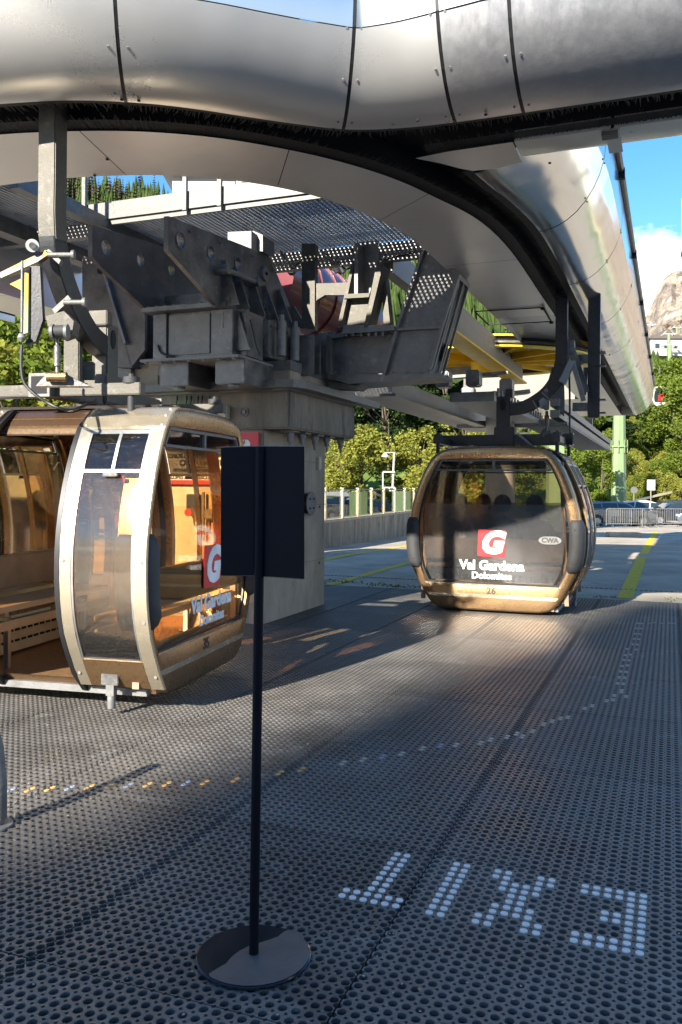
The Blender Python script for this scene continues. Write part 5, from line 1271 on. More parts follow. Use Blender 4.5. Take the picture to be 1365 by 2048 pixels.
MB().bar(PU(407, 984, 8.77), PU(407, 1080, 8.77), .03, .03).build('conduit', 'zinc_dull', eb)
MB().tube(catmull([c_-ZD*.13, c_-ZD*.24+VD*.02, c_-ZD*.27+VD*.12, c2_-ZD*.2, c2_-ZD*.06], 5), .012, 8).build('cable', 'gasket', eb)
# bollard cut by the left edge
bd = thing('guard_rail_end', 'rounded grey metal rail end cut by the left edge of the picture', 'rail', PZ(2, 1660, 0))
p = PZ(-14, 1652, 0); pts = [p+Vector((0, 0, .0)), p+Vector((.02, 0, .04)), p+Vector((.018, 0, .2)), p+Vector((.005, 0, .36)), p+Vector((-.03, 0, .5))]
MB().tube(pts, [.035, .045, .046, .043, .04], 16).build('rail_post', 'zinc', bd, smooth=True); MB().cyl(p, p+ZD*.01, .09, 20).build('base_plate', 'zinc_dull', bd)

# ================================================================== UNSEEN BLOCK BEHIND THE CAMERA, added to shade the near floor
dA = Vector((math.sin(SUN_AZ), math.cos(SUN_AZ), 0)); eA = Vector((math.cos(SUN_AZ), -math.sin(SUN_AZ), 0))
HB = 75.; c0 = Vector((-.95, 3.9, 0))-dA*HB; hh = (HB+9.0)*math.tan(SUN_EL)
ho = thing('shade_block', 'unseen tall pale block added behind the viewer to shade the near floor', 'building', c0+eA*34)
MB().prism([c0-ZD, c0+eA*70-ZD, c0+eA*70+ZD*hh, c0+ZD*hh], -dA*14).build('wall', 'wall_beige', ho)
MB().prism([c0-eA*.4+ZD*hh, c0+eA*70.6+ZD*hh, c0+eA*70.6+ZD*(hh+.5), c0-eA*.4+ZD*(hh+.5)], -dA*15).build('roof', 'roof_dark', ho)
for fl in range(9):
    for k in range(11):
        q = c0+eA*(3+k*6.1)+ZD*(3+fl*4.2)
        if q.z < hh-3: MB().prism([q, q+eA*3, q+eA*3+ZD*2.2, q+ZD*2.2], dA*.05).build('window', 'car_glass', ho)

# ================================================================== YARD WALL, GLASS SCREEN, BARRIERS, LAMP
yw = thing('yard_wall', 'low stained concrete wall with a glass screen on top beside the pillar', 'wall', W(-9.2, 25, 0))
wt = []
A0 = PZ(640, 1094, 0); A1 = PZ(900, 1043, 0)
vv0, vv1 = uv(A0.x, A0.y), uv(A1.x, A1.y)
A0 = Vector((A0.x, A0.y, -.1)); d_ = (PZ(815, 1058, 0)-PZ(650, 1092, 0)).normalized(); s0 = PZ(650, 1092, 0)-d_*4; s1 = s0+d_*24
nn_ = Vector((-d_.y, d_.x, 0))
topz = PV(650, 1048, uv(s0.x+d_.x*4, s0.y+d_.y*4)[0]).z
zt_ = lambda q: .62
def wp(t, z, o=0.): q = s0+d_*t+nn_*o; return Vector((q.x, q.y, z))
MB().prism([wp(0, -.7), wp(24, -.7), wp(24, .62), wp(0, .62)], nn_*.25).build('wall_base', 'concrete_dark', yw)
MB().prism([wp(0, .622), wp(24, .622), wp(24, .68), wp(0, .68)], nn_*.25).build('coping', 'concrete', yw)
k = 0; t = 1.0
while t < 23.5:
    MB().prism([wp(t, .68, .08), wp(t+.09, .68, .08), wp(t+.09, 1.58, .08), wp(t, 1.58, .08)], nn_*.09).build('screen_post', 'cream', yw)
    MB().prism([wp(t+.10, .74, .11), wp(t+1.55, .74, .11), wp(t+1.55, 1.46, .11), wp(t+.10, 1.46, .11)], nn_*.01).build('screen_pane', 'glass_panel', yw)
    MB().prism([wp(t+.09, 1.50, .10), wp(t+1.56, 1.50, .10), wp(t+1.56, 1.54, .10), wp(t+.09, 1.54, .10)], nn_*.04).build('screen_rail', 'zinc', yw)
    MB().prism([wp(t+.09, .70, .10), wp(t+1.56, .70, .10), wp(t+1.56, .74, .10), wp(t+.09, .74, .10)], nn_*.04).build('screen_rail', 'cream', yw)
    t += 1.65
def barrier(label):
    b = thing('crowd_barrier', label, 'barrier', (0, 0, 0), 0, 'crowd barriers along the car park')
    Lb, Hb = 2.3, 1.06
    fr = [(-Lb/2, 0, .12), (-Lb/2, 0, Hb-.12), (-Lb/2+.04, 0, Hb-.03), (-Lb/2+.14, 0, Hb), (Lb/2-.14, 0, Hb), (Lb/2-.04, 0, Hb-.03), (Lb/2, 0, Hb-.12), (Lb/2, 0, .12)]
    MB().tube(fr, .028, 8).build('frame', 'zinc', b, local=True); MB().cyl((-Lb/2, 0, .22), (Lb/2, 0, .22), .022, 8).build('lower_rail', 'zinc', b, local=True)
    for k in range(17): x = -Lb/2+Lb*(k+1)/18; MB().cyl((x, 0, .22), (x, 0, Hb), .014, 6).build('bar', 'zinc', b, local=True)
    for x in (-.8, .8): MB().tube([(x, -.28, 0), (x, -.2, .05), (x, 0, .14), (x, .2, .05), (x, .28, 0)], .02, 6).build('foot', 'zinc', b, local=True)
    return b
bz = lambda Y: gz(Y)
b0_ = barrier('zinc crowd barrier in front of the grey car, leftmost right of the black cabin')
Yb = 47.
def place_b(i, px, Y, rz, label, z=None):
    p = Vector(((px-CX)/F*Y, Y, gz(Y) if z is None else z))
    if i == 0: b0_.location = p; b0_.rotation_euler = (0, 0, rz); return
    copy_tree(b0_, p, rz, label)
place_b(0, 1255, Yb, .02, None)
for i, (px, Y, rz, lb) in enumerate([(1330, 49, -.03, 'zinc crowd barrier before the dark car, second from the right edge'), (1225, 47.8, .15, 'zinc crowd barrier half behind the cabin edge, before the grey car'), (1300, 47.2, .9, 'zinc crowd barrier turned edge-on at the rear bumper of the grey car'), (1412, 48.6, .03, 'zinc crowd barrier cut by the right edge'), (1175, 55, .1, 'zinc crowd barrier standing left of the green pylon foot'),
        (690, 41, .05, 'leftmost zinc crowd barrier behind the glass screen'), (775, 42, -.02, 'middle zinc crowd barrier behind the glass screen'), (858, 43, .03, 'right-hand zinc crowd barrier behind the glass screen')]):
    place_b(i+1, px, Y, rz, lb)
MB_ = MB(); p = Vector(((1248-CX)/F*33, 33, gz(33)))
tag(MB_.box(p+ZD*.09, (1.25, .5, .18)).build('concrete_kerb_block', 'concrete', bevel=.02), 'low concrete block lying on the yard before the crowd barriers', 'kerb block')
lamp = thing('street_lamp', 'white street lamp with bell shade beyond the glass screen', 'street lamp', Vector(((789-CX)/F*38, 38, gz(38))))
lp_ = lambda px, py, Y=38: PY(px, py, Y)
MB().cyl(Vector((lp_(789, 0).x, 38, gz(38))), lp_(789, 905), .05, 10).build('pole', 'white_dirty', lamp)
MB().cyl(lp_(789, 905), lp_(771, 905), .025, 8).build('arm', 'white_dirty', lamp)
q = lp_(771, 905); MB().tube([q, q-ZD*.05, q-ZD*.18], [.03, .08, .17], 16).build('lamp_shade', 'white', lamp)
for a, b in (((766, 944), (790, 944)), ((766, 975), (790, 975)), ((766, 944), (766, 975)), ((778, 975), (782, 985))): MB().bar(lp_(*a, 37.9), lp_(*b, 37.9), .07, .05).build('frame_bar', 'white', lamp)

# ================================================================== CARS
def car(name, label, loc, rz, paint, kind='estate', mir=1):
    g = thing(name, label, 'car', loc, rz, 'cars in the car park')
    if kind == 'estate': low = [(-2.25, .45), (-2.28, .75), (-2.2, .95), (-1.3, 1.02), (1.0, .95), (1.9, .85), (2.22, .70), (2.28, .45), (2.1, .28), (-2.1, .28)]; top = [(-2.15, .95), (-1.95, 1.36), (-1.5, 1.47), (.0, 1.47), (.5, 1.38), (1.25, .93)]
    else: low = [(-2.2, .45), (-2.25, .8), (-2.1, 1.0), (-1.3, 1.02), (1.0, .95), (1.75, .85), (2.12, .70), (2.18, .45), (2.0, .28), (-2.0, .28)]; top = [(-2.08, .98), (-1.6, 1.32), (-1.0, 1.48), (.0, 1.47), (.5, 1.36), (1.2, .93)]
    def side(mb, prof, ws):
        n = len(prof); rings = []
        for y, sc in ws: rings.append([(x*sc if True else x, y, z) for x, z in prof])
        loft(mb, rings); mb.f += [tuple(range(n)), tuple((len(ws)-1)*n+k for k in range(n))]
    mb = MB(); side(mb, low, [(-.88, .965), (-.86, .99), (-.6, 1), (.6, 1), (.86, .99), (.88, .965)]); body = mb.build('body', paint, g, smooth=True, local=True, sharp=40)
    mb = MB(); n = len(top)
    def cr(y, ins): return [(x*.98 if False else x, y*(1-ins*(max(0, z-.95)/.5)), z) for x, z in top]
    rings = [cr(-.86, .22), cr(-.3, .22), cr(.3, .22), cr(.86, .22)]; loft(mb, rings); mb.f += [tuple(range(n)), tuple(3*n+k for k in range(n))]
    mb.build('cabin', paint, g, smooth=True, local=True, sharp=40)
    def glass(pts, s):
        mb = MB(); P = [(x, s*(.875*(1-.22*(max(0, z-.95)/.5))+.004), z) for x, z in pts]; mb.prism(P, (0, s*.012, 0)); mb.build('side_window', 'car_glass', g, local=True)
    for s in (-1, 1):
        glass([(-1.85, 1.02), (-1.78, 1.32), (-1.15, 1.37), (-1.1, 1.02)], s); glass([(-1.02, 1.02), (-1.06, 1.38), (-.2, 1.39), (-.14, 1.02)], s); glass([(-.06, 1.02), (-.12, 1.39), (.35, 1.34), (.95, 1.0)], s)
        for x in (-1.4, 1.38):
            w = MB(); w.tube([(x, s*.66, .32), (x, s*.90, .32)], .32, 24); wh = w.build('wheel', 'tyre', g, smooth=True, local=True)
            r_ = MB(); r_.tube([(x, s*.895, .32), (x, s*.91, .32)], .2, 16); q = r_.build('rim', 'rim', g, local=True); q.parent = wh
            a_ = MB(); a_.tube([(x, s*.80, .34), (x, s*.886, .34)], .38, 24); a_.build('wheel_arch', 'black', g, local=True)
        m_ = MB(); m_.box((.75, s*.97, 1.02), (.14, .18, .12)); m_.build('mirror', paint, g, local=True, bevel=.03)
        h = MB(); h.box((2.12, s*.66, .68), (.22, .3, .12)); h.build('headlight', 'white', g, local=True, bevel=.03)
        h = MB(); h.box((-2.2, s*.68, .85), (.12, .3, .14)); h.build('tail_light', 'red', g, local=True, bevel=.02)
        for x in (-1.0, -.02): MB().box((x-.25, s*.885, .88), (.14, .02, .025)).build('door_handle', 'zinc', g, local=True)
    mb = MB(); mb.add([(.52, -.66, 1.385), (.52, .66, 1.385), (1.27, .80, .95), (1.27, -.80, .95)], [(0, 1, 2, 3)]); mb.build('windscreen', 'car_glass', g, local=True)
    return g
def cpos(px, Y): return Vector(((px-CX)/F*Y, Y, gz(Y)))
car('parked_car', 'grey estate car parked just behind the crowd barriers', cpos(1232, 51), .03, 'car_grey')
car('parked_car', 'white car parked behind the bonnet of the grey estate car', cpos(1262, 57), math.pi-.15, 'car_white', 'hatch')
car('parked_car', 'dark hatchback parked right of the white car', cpos(1352, 54), math.pi+.05, 'car_dark', 'hatch')
car('parked_car', 'dark green car behind the dark hatchback', cpos(1375, 63), .1, 'car_dark')
car('parked_car', 'blue grey car cut by the right edge', cpos(1428, 52), math.pi-.3, 'car_blue', 'hatch')
car('parked_car', 'blue car seen through the left part of the glass screen', cpos(700, 56), .0, 'car_blue')
car('parked_car', 'white car seen through the right part of the glass screen', cpos(790, 57), math.pi, 'car_white')

# ================================================================== PYLONS AND THE LINE
def pylon(label, x, Y, z0, z1, r, name='pylon', arms=True):
    g = thing(name, label, 'pylon', (x, Y, z0))
    mb = MB(); n = 8
    def ring(z, rr): return [Vector((x+rr*math.cos(math.pi/8+2*math.pi*k/n), Y+rr*math.sin(math.pi/8+2*math.pi*k/n), z)) for k in range(n)]
    loft(mb, [ring(z0, r*1.12), ring(z1, r*.8)]); mb.build('shaft', 'pylon', g)
    return g, ring
zpf = gz(60); xp = (1238-CX)/F*60
gp, ring_ = pylon('thick pale green octagonal pylon rising behind the parked cars', xp, 60, zpf, 7.6, .50)
zj = PY(1238, 893, 60).z
mb = MB(); loft(mb, [ring_(zj-.06, .60), ring_(zj+.06, .60)]); n=8; mb.f += [tuple(range(8)), tuple(8+k for k in range(8))]; mb.build('flange', 'pylon', gp)
for k in range(8):
    a = math.pi/8+2*math.pi*k/8; p = Vector((xp+.55*math.cos(a), 60+.55*math.sin(a), zj)); MB().bar(p-ZD*.45, p+ZD*.45, .05, .1).build('flange_rib', 'pylon', gp)
    p2 = Vector((xp+.62*math.cos(a), 60+.62*math.sin(a), zpf)); MB().prism([p2, p2+Vector((math.cos(a), math.sin(a), 0))*.35, p2+ZD*1.1-Vector((math.cos(a), math.sin(a), 0))*.12], Vector((-math.sin(a), math.cos(a), 0))*.04).build('foot_rib', 'pylon', gp)
def line_tower(px, py0, py1, Y, w, label, head=True):
    x = (px-CX)/F*Y; g = thing('line_tower', label, 'lift tower', (x, Y, PY(px, py1, Y).z))
    MB().tube([(x, Y, PY(px, py1, Y).z-3), (x, Y, PY(px, py0, Y).z)], [w*.6, w*.4], 8).build('shaft', 'pylon', g)
    zt = PY(px, py0, Y).z
    if head:
        MB().box((x, Y, zt), (w*3.2, w*.35, w*.25)).build('cross_arm', 'white_dirty', g)
        for s in (-1, 1):
            MB().box((x+s*w*1.5, Y, zt-w*.15), (w*.25, w*3, w*.3)).build('sheave_train', 'white', g)
            MB().bar((x+s*w*1.5, Y, zt+w*.1), (x+s*w*.6, Y, zt+w*.9), w*.1, w*.1).build('brace', 'white', g)
    return g
line_tower(1317, 740, 835, 110, .9, 'light green lift tower with white cross arm, nearest above the white far station')
line_tower(1331, 735, 800, 125, .7, 'slim green lift tower just right of the nearest one')
line_tower(1338, 690, 760, 170, .9, 'middle lift tower on the grass slope')
line_tower(1336, 668, 730, 230, 1.0, 'far lift tower against the forest')
line_tower(1352, 655, 700, 280, .9, 'farthest lift tower below the rock face')
line_tower(1290, 650, 700, 150, .8, 'lift tower with a long white head close to the canopy edge')
# far top station and its red cabin
ms = thing('valley_hut', 'small beige lift building with dark red edge on the slope', 'building', cpos(1320, 100))
a, b = PY(1304, 762, 100), PY(1337, 792, 100)
MB().box(((a.x+b.x)/2, 101, (a.z+b.z)/2+.2), (b.x-a.x, 3, 1.3)).build('wall', 'wall_beige', ms); MB().box(((a.x+b.x)/2, 101, b.z+.15), (b.x-a.x+.2, 3.3, .3)).build('edge_beam', 'car_red', ms)
MB().box(((a.x+b.x)/2, 101.2, b.z-2.2), (.7, .8, 4.4)).build('support', 'pylon', ms)
fc = thing('far_cabin', 'small dark and white cable car cabin below the beige lift building', 'gondola cabin', PY(1319, 795, 92))
c_ = PY(1319, 795, 92); mb = MB(); OUTs = [(y*1.05, z) for y, z in OUT]
loft(mb, [[c_+Vector((y*.95, -1.0, z-1.0)) for y, z in OUTs], [c_+Vector((y*.95, 1.0, z-1.0)) for y, z in OUTs]]); n = len(OUTs); mb.f += [tuple(range(n)), tuple(n+k for k in range(n))]; mb.build('cabin_body', 'white', fc, smooth=True, sharp=40)
mb = MB(); P = win(.12, .4, 1.9); mb.prism([c_+Vector((y*.95, -1.02, z-1.0)) for y, z in P], Vector((0, .01, 0))); mb.build('window', 'car_glass', fc)
MB().prism([c_+Vector((-.5, -1.04, -.5)), c_+Vector((.35, -1.04, -.2)), c_+Vector((-.1, -1.04, .3)), c_+Vector((-.5, -1.04, .1))], Vector((0, .01, 0))).build('logo', 'red', fc)
MB().bar(c_+ZD*1.1, c_+ZD*3.4, .12, .12).build('hanger', 'dark_steel', fc); MB().box(c_+Vector((0, 0, 1.25)), (1.4, .2, .15)).build('carrier', 'dark_steel', fc)
hu = thing('alpine_house', 'small pale house among the trees on the far slope', 'house', PY(1325, 700, 240))
c_ = PY(1325, 697, 240); MB().box(c_, (9, 6, 5)).build('wall', 'white_dirty', hu); MB().prism([c_+Vector((-5.4, -3.6, 2.2)), c_+Vector((5.4, -3.6, 2.2)), c_+Vector((0, -3.6, 5))], Vector((0, 7.2, 0))).build('roof', 'roof_dark', hu)
for x in (-2.5, 0, 2.5): MB().box(c_+Vector((x, -3.02, .2)), (1.2, .06, 1.3)).build('window', 'car_glass', hu)
# haul ropes of the line going up the valley
for dv, lb in ((-1.38, 'thin dark haul rope running up the valley, left of two'), (-.2, 'thin dark haul rope running up the valley, right of two')):
    pass
# small signs on the far kerb
for px, Y, w_, h_, mat_, lb in ((1302, 58, .55, .72, 'white', 'white rectangular sign on a thin post left of the dark hatchback'), (1268, 60, .5, .5, 'zinc', 'small round grey sign right of the green pylon')):
    g = thing('road_sign', lb, 'sign', cpos(px, Y)); p = cpos(px, Y)
    zc = PY(px, 970 if px == 1302 else 980, Y).z
    MB().cyl(p, Vector((p.x, p.y, zc)), .04, 8).build('post', 'cream', g)
    if px == 1302: MB().box((p.x, p.y-.06, zc), (w_, .04, h_)).build('sign_plate', mat_, g)
    else: MB().cyl(Vector((p.x, p.y-.08, zc)), Vector((p.x, p.y-.04, zc)), w_/2, 20).build('sign_plate', mat_, g)
lgx = MB(); a, b = cpos(1272, 64)+ZD*1.4, cpos(1352, 68)+ZD*2.1
tag(lgx.bar(a, b, .12, .16).build('wooden_rail', 'cream_paint'), 'pale wooden rail crossing the grass behind the road signs', 'rail')
lj = PY(1362, 440, 9.0)
o = MB().box(PY(1372, 455, 9.0), (.09, .09, .62), (VD, UD, ZD)).build('hanging_lamp_arm', 'zinc_dull', bevel=.01); tag(o, 'grey metal end of a hanging fitting cut by the right edge', 'fitting')

# ================================================================== TREES
def leaf_cloud(mb, rnd, centres, n, size, flat=.6):
    for _ in range(n):
        c, r = rnd.choice(centres)
        d = Vector((rnd.gauss(0, 1), rnd.gauss(0, 1), rnd.gauss(0, 1))).normalized()*(rnd.random()**.35)
        p = Vector(c)+Vector((d.x*r[0], d.y*r[0], d.z*r[1]))
        s = size*rnd.uniform(.5, 1.25); a = Vector((rnd.gauss(0, 1), rnd.gauss(0, 1), rnd.gauss(0, flat))).normalized(); b = a.cross(Vector((rnd.gauss(0, 1), rnd.gauss(0, 1), rnd.gauss(0, 1)))).normalized()
        mb.add([p-a*s*.5, p+b*s*.3, p+a*s*.5, p-b*s*.3], [(0, 1, 2, 3)])
def decid(seed, H, Rd, mat, n=5000, size=.22, slim=1., base=.12):
    rnd = random.Random(seed); t = thing('deciduous_tree', None, None)
    tr = MB(); tr.tube([(0, 0, -1), (0.05, 0, H*.2), (.1, .05, H*.45), (.05, 0, H*.7), (0, 0, H*.88)], [.05*Rd+.05, .045*Rd+.04, .035*Rd+.03, .02*Rd, .01], 8)
    cs = []
    for k in range(22):
        z = H*(base+(.92-base)*rnd.random()); f = math.sin(math.pi*min(1, (z/H-base+.12)/(1.05-base)))**.6
        a = rnd.uniform(0, 6.28); rr = Rd*f*rnd.uniform(.35, .85)*slim; c = (rr*math.cos(a), rr*math.sin(a), z); r = Rd*rnd.uniform(.22, .42)
        cs.append((c, (r, r*.75))); tr.tube([(0, 0, z*.65), (c[0]*.5, c[1]*.5, z*.85), c], [.03*Rd*.6, .02*Rd*.6, .008], 5)
    tr.build('trunk', 'bark', t, local=True, smooth=True)
    cr = MB(); leaf_cloud(cr, rnd, cs, n, size); cr.build('crown', mat, t, local=True); return t
def conif(seed, H, Rd, mat, tiers=16, per=26):
    rnd = random.Random(seed); t = thing('conifer', None, None)
    MB().tube([(0, 0, -2), (0, 0, H*.6), (0, 0, H)], [.02*H, .012*H, .01], 6).build('trunk', 'bark', t, local=True)
    mb = MB()
    for k in range(tiers):
        f = k/(tiers-1); z = H*(.08+.9*f); R = Rd*(1-f)**.85*rnd.uniform(.8, 1.1)+.08
        for j in range(max(6, int(per*(1-f*.7)))):
            a = rnd.uniform(0, 6.28); R2 = R*rnd.uniform(.55, 1.1); d = Vector((math.cos(a), math.sin(a), 0)); sd = Vector((-d.y, d.x, 0)); dr = -R2*rnd.uniform(.15, .45)
            r0 = d*R2*.1+ZD*z; e = d*R2+ZD*(z+dr); m = (r0+e)/2+ZD*.06*R2; w = R2*.18+.04
            for q in range(4):
                u0 = q/4; u1 = (q+1.5)/4; pa = r0.lerp(e, u0); pb = r0.lerp(e, min(1, u1)); ww = w*(1.2-.6*u0)*rnd.uniform(.7, 1.3); dz = ZD*rnd.uniform(-.12, .05)*R2
                mb.add([pa, pa.lerp(pb, .5)+sd*ww+dz, pb, pa.lerp(pb, .5)-sd*ww+dz], [(0, 1, 2, 3)])
    mb.build('crown', mat, t, local=True); return t
kinds = {
 'y': decid(1, 6.5, 3.2, 'leaf_yellow', 7500, .26), 'g': decid(2, 9, 3.6, 'leaf_green', 8000, .28), 'l': decid(3, 8, 3.0, 'leaf_yellow', 7000, .28), 'd': decid(4, 13, 5., 'leaf_dark', 7500, .45),
 'r': decid(5, 8, 2.8, 'leaf_red', 2200, .24), 'c': conif(6, 16, 3.2, 'leaf_conifer'), 'k': conif(7, 20, 3.6, 'leaf_dark', 18, 26), 'p': decid(8, 5.6, 1.25, 'leaf_green', 5000, .2, .8, .02), 's': conif(9, 7, 1.6, 'leaf_conifer', 14, 22)}
used = set()
GR = {'y': 'yellow green bushes beyond the yard', 'g': 'green leafy trees beyond the yard', 'l': 'yellow green trees beyond the yard', 'd': 'dark leafy trees behind the bushes', 'r': 'red leaved trees on the left', 'c': 'conifers on the hillside', 'k': 'dark conifers on the hillside', 'p': 'clipped green cypress-like trees', 's': 'young spruces before the wood'}
def tree(kd, px, Y, label, sc=1., z=None, sz=None):
    x = (px-CX)/F*Y; z = (hillz(px, Y) if Y > 64 else gz(Y)) if z is None else z
    loc = Vector((x, Y, z-.1)); rz = random.uniform(0, 6.28); s = sc*random.uniform(.93, 1.07)
    if kd not in used: o = kinds[kd]; used.add(kd); o.location = loc; o.rotation_euler = (0, 0, rz)
    else: o = copy_tree(kinds[kd], loc, rz)
    o.scale = (s, s, s*(sz or 1)); tag(o, label, 'tree', GR[kd]); return o
# bushes in front, left to right
for i, (kd, px, Y, sc, lb) in enumerate([
    ('y', 672, 60, .95, 'yellow green bush rising right beside the concrete pillar'), ('y', 722, 62, 1.08, 'full yellow green bush left of the street lamp'), ('s', 777, 61, 1.0, 'young spruce with pointed tip just left of the street lamp'),
    ('l', 842, 63, .95, 'yellow green tree right of the street lamp, left of the black cabin'), ('y', 890, 60, 1.0, 'yellow green bush seen through the left window of the black cabin'), ('g', 1010, 64, .8, 'green tree behind the round column'),
    ('l', 930, 68, 1.0, 'yellow green tree above the roof of the black cabin, left part'), ('g', 1105, 66, .85, 'green tree behind the hanger of the black cabin'), ('g', 1168, 70, .95, 'green tree between black cabin and clipped trees'),
    ('p', 1160, 58, .92, 'clipped green tree at the right edge of the black cabin'), ('p', 1206, 57, 1.0, 'clipped green cone-shaped tree left of the green pylon'), ('l', 1150, 74, .85, 'yellow green tree behind the guide post'),
    ('g', 640, 66, .9, 'green tree hidden half behind the concrete pillar'), ('g', 560, 64, 1., 'green tree behind the pillar head')]):
    tree(kd, px, Y, lb, sc)
for px, Y, sc in ((700, 84, 1.0), (770, 80, 1.05), (820, 86, 1.1), (890, 82, 1.05), (960, 86, 1.1), (1040, 84, 1.0), (1110, 80, 1.0), (1160, 84, 1.0), (1205, 86, .7)):
    tree('d', px, Y, 'dark leafy tree closing the view behind the yellow green bushes', sc)
for i, (px, Y, sc) in enumerate(((1345, 92, 1.15), (1372, 88, 1.2), (1330, 100, .8), (1350, 108, 1.3), (1368, 118, 1.4), (1395, 100, 1.3), (1385, 76, .8), (1362, 78, .55))):
    tree('g', px, Y, 'bright green leafy tree in the clump at the right edge of the slope', sc)
# shrubs on the slope
for i in range(54):
    px = random.uniform(1252, 1372); Y = random.uniform(67, 112)
    tree('y' if random.random() < .6 else 'g', px, Y, 'low yellow green shrub on the bright slope behind the parked cars', random.uniform(.26, .5))['group'] = 'low shrubs on the bright slope'
# near trees on the left, seen past the hanger
for kd, px, Y, sc, lb in (('l', 30, 26, .85, 'sunlit yellow green tree at the left edge behind the hanger'), ('g', 110, 28, .85, 'green tree behind the hanger of the left cabin'), ('g', -40, 30, 1., 'green tree cut by the left edge'), ('l', 190, 30, .8, 'yellow green tree behind the steel struts'), ('g', 260, 34, .7, 'green tree seen below the steel box')):
    tree(kd, px, Y, lb, sc, z=-.2)
# conifer wood on the hill
rnd = random.Random(11)
for i in range(190):
    zone = rnd.random()
    if zone < .45: px = rnd.uniform(90, 320); Y = rnd.uniform(225, 330)
    elif zone < .75: px = rnd.uniform(540, 860); Y = rnd.uniform(190, 330)
    elif zone < .9: px = rnd.uniform(1275, 1420); Y = rnd.uniform(255, 335)
    else: px = rnd.uniform(-80, 1250); Y = rnd.uniform(150, 300)
    kd = rnd.choice('ckkc'); sc = rnd.uniform(.6, 1.0)*(.75 if px > 1270 else 1)
    tree(kd, px, Y, 'conifer in the wood on the hillside, %s' % ('dark' if kd == 'k' else 'yellow green'), sc)
for kd, o in kinds.items():
    if kd not in used: 
        for ch in children(o): D.objects.remove(ch)
        D.objects.remove(o)
# the mass of the wood beyond: far-off treetops as one
mb = MB(); rnd = random.Random(5)
for i in range(5200):
    px = rnd.uniform(-450, 1250) if rnd.random() < .85 else rnd.uniform(1268, 1420)
    Y = rnd.uniform(110, 338) if px < 1250 else rnd.uniform(215, 335)
    if px > 1250 and Y < 250 and px > 1320: continue
    x = (px-CX)/F*Y; z = hillz(px, Y); H = rnd.uniform(7, 13)*(.75 if px > 1250 else 1); R_c = H*.2
    for q in range(4):
        a = rnd.uniform(0, 6.28); z0 = z+H*(.05+.22*q); r0 = R_c*(1.05-.24*q); m = 6
        ring = [Vector((x+r0*math.cos(a+k*6.28/m)*rnd.uniform(.7, 1.2), Y+r0*math.sin(a+k*6.28/m), z0+rnd.uniform(-.5, .5))) for k in range(m)]
        mb.add(ring+[Vector((x, Y, z0+H*.34))], [(k, (k+1) % m, m) for k in range(m)])
tag(mb.build('forest', 'leaf_conifer'), 'far conifer wood covering the hillside', 'forest', kind='stuff')

# ================================================================== BOLTS, CABLES AND SMALL FITTINGS ON THE STEELWORK
def boltrow(par, pts, nrm, r=.018, mat='zinc_dull', h=.018):
    for p in pts: MB().cyl(Vector(p), Vector(p)+Vector(nrm)*h, r, 6).build('bolt', mat, par)
boltrow(fr, [W(-5.34+.11*k, 7.90, 3.54) for k in range(8)], ZD*1, .022)
boltrow(fr, [W(-4.385, 8.0+.2*k, 3.54) for k in range(9)], ZD*1, .022)
boltrow(fr, [W(-5.38+.18*k, 7.94, 2.955) for k in range(7)], -ZD, .022)
boltrow(fr, [W(-4.20, 8.62+.14*k, 3.40) for k in range(5)], VD, .018)
boltrow(fr, [PU(x, 664, ug-.01) for x in (672, 686, 700, 714, 728, 742, 756, 770, 784)], -UD, .016)
boltrow(fr, [PU(x, 745, ug-.01) for x in (672, 700, 728, 756, 784, 812, 840)], -UD, .014)
boltrow(dk, [W(-6.5+.3*k, 8.465, 4.79) for k in range(13)], -UD, .012)
boltrow(fr, [PV(x, y, -4.41) for x, y in ((352, 452), (380, 463), (440, 486), (505, 512), (545, 540), (560, 580))], VD, .014)
for k, pts in enumerate((((316, 690), (322, 705), (340, 712), (352, 716)), ((500, 640), (505, 660), (512, 690), (520, 712)))):
    tag(MB().tube(catmull([PU(x, y, 7.96-.04*k) for x, y in pts], 5), .012, 8).build('cable', 'gasket', fr))
for k, (x, y0, y1) in enumerate(((446, 622, 655), (480, 630, 700), (530, 648, 706))):     # weld beads and drip plates
    MB().tube([PV(x, y0+4, -4.33), PV(x, y1, -4.33)], .012, 6).build('weld_bead', 'zinc_dull', fr)
MB().cyl(W(-4.20, 8.9, 3.22), W(-4.17, 8.9, 3.22), .04, 16).build('lifting_eye', 'zinc_dull', fr)
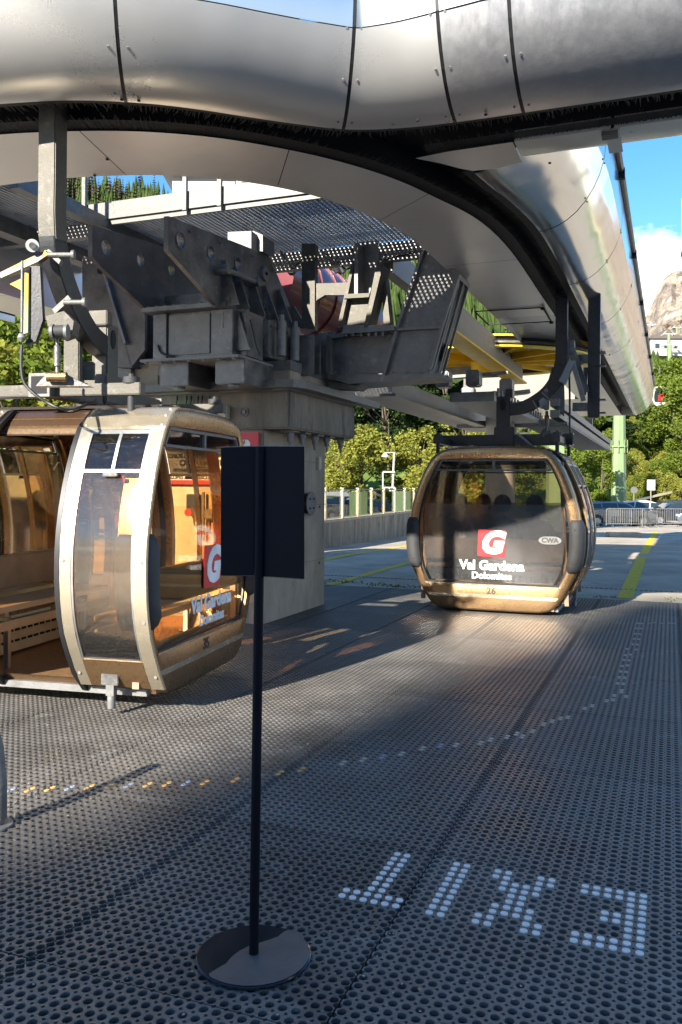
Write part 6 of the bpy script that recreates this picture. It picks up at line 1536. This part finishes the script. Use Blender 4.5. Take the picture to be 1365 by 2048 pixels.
for u in (8.06, 8.52, 9.36): MB().prism([W(-4.34, u, 3.05), W(-4.17, u, 3.05), W(-4.19, u, 3.09), W(-4.32, u, 3.48), W(-4.34, u, 3.48)], UD*.02).build('stiffener', 'dark_steel', fr)
# hanging cables below the deck
for k, (a, b, sag) in enumerate((((640, 500), (750, 500), .25), ((560, 500), (610, 515), .2), ((700, 498), (830, 505), .12))):
    p, q = PU(*a, 10.5), PU(*b, 10.5); m = (p+q)/2-ZD*sag
    tag(MB().tube(catmull([p, p.lerp(m, .6), m, q.lerp(m, .6), q], 5), .014, 6).build('cable', 'gasket'), 'thin black cable sagging under the deck, %s' % ('middle one', 'left one', 'right one')[k], 'cable')

# ================================================================== SMALL DIRT ON THE FLOOR
rnd = random.Random(21); mb = MB()
for k in range(520):
    px = rnd.uniform(0, 1365); py = 1230+rnd.random()**1.2*810; p = PZ(px, py, .001); s_ = rnd.uniform(.002, .006)
    a = rnd.uniform(0, 6.28); d = Vector((math.cos(a), math.sin(a), 0)); e = Vector((-d.y, d.x, 0))
    mb.add([p-d*s_, p+e*s_*.7, p+d*s_*1.3, p-e*s_*.8, p+ZD*s_*.6], [(0, 1, 4), (1, 2, 4), (2, 3, 4), (3, 0, 4)])
tag(mb.build('grit', 'concrete'), 'pale grit scattered over the rubber floor', 'grit', kind='stuff')
lf = None
for k, (px, py) in enumerate(((210, 1530), (700, 1600), (1080, 1480), (1180, 1640), (1262, 1872), (840, 1980), (150, 1800), (395, 1690), (1130, 1330), (640, 1352))):
    p = PZ(px, py, .003); mb = MB(); a = rnd.uniform(0, 6.28); d = Vector((math.cos(a), math.sin(a), 0)); e = Vector((-d.y, d.x, 0)); s_ = rnd.uniform(.010, .016)
    mb.add([p-d*s_, p-d*s_*.3+e*s_*.5+ZD*.004, p+d*s_*.5+e*s_*.4+ZD*.006, p+d*s_*1.2, p+d*s_*.5-e*s_*.4+ZD*.002, p-d*s_*.3-e*s_*.5+ZD*.005], [(0, 1, 5), (1, 2, 4, 5), (2, 3, 4)])
    tag(mb.build('fallen_leaf', 'wood'), 'tiny dry brown leaf lying on the rubber floor', 'leaf', 'dry leaves on the rubber floor')
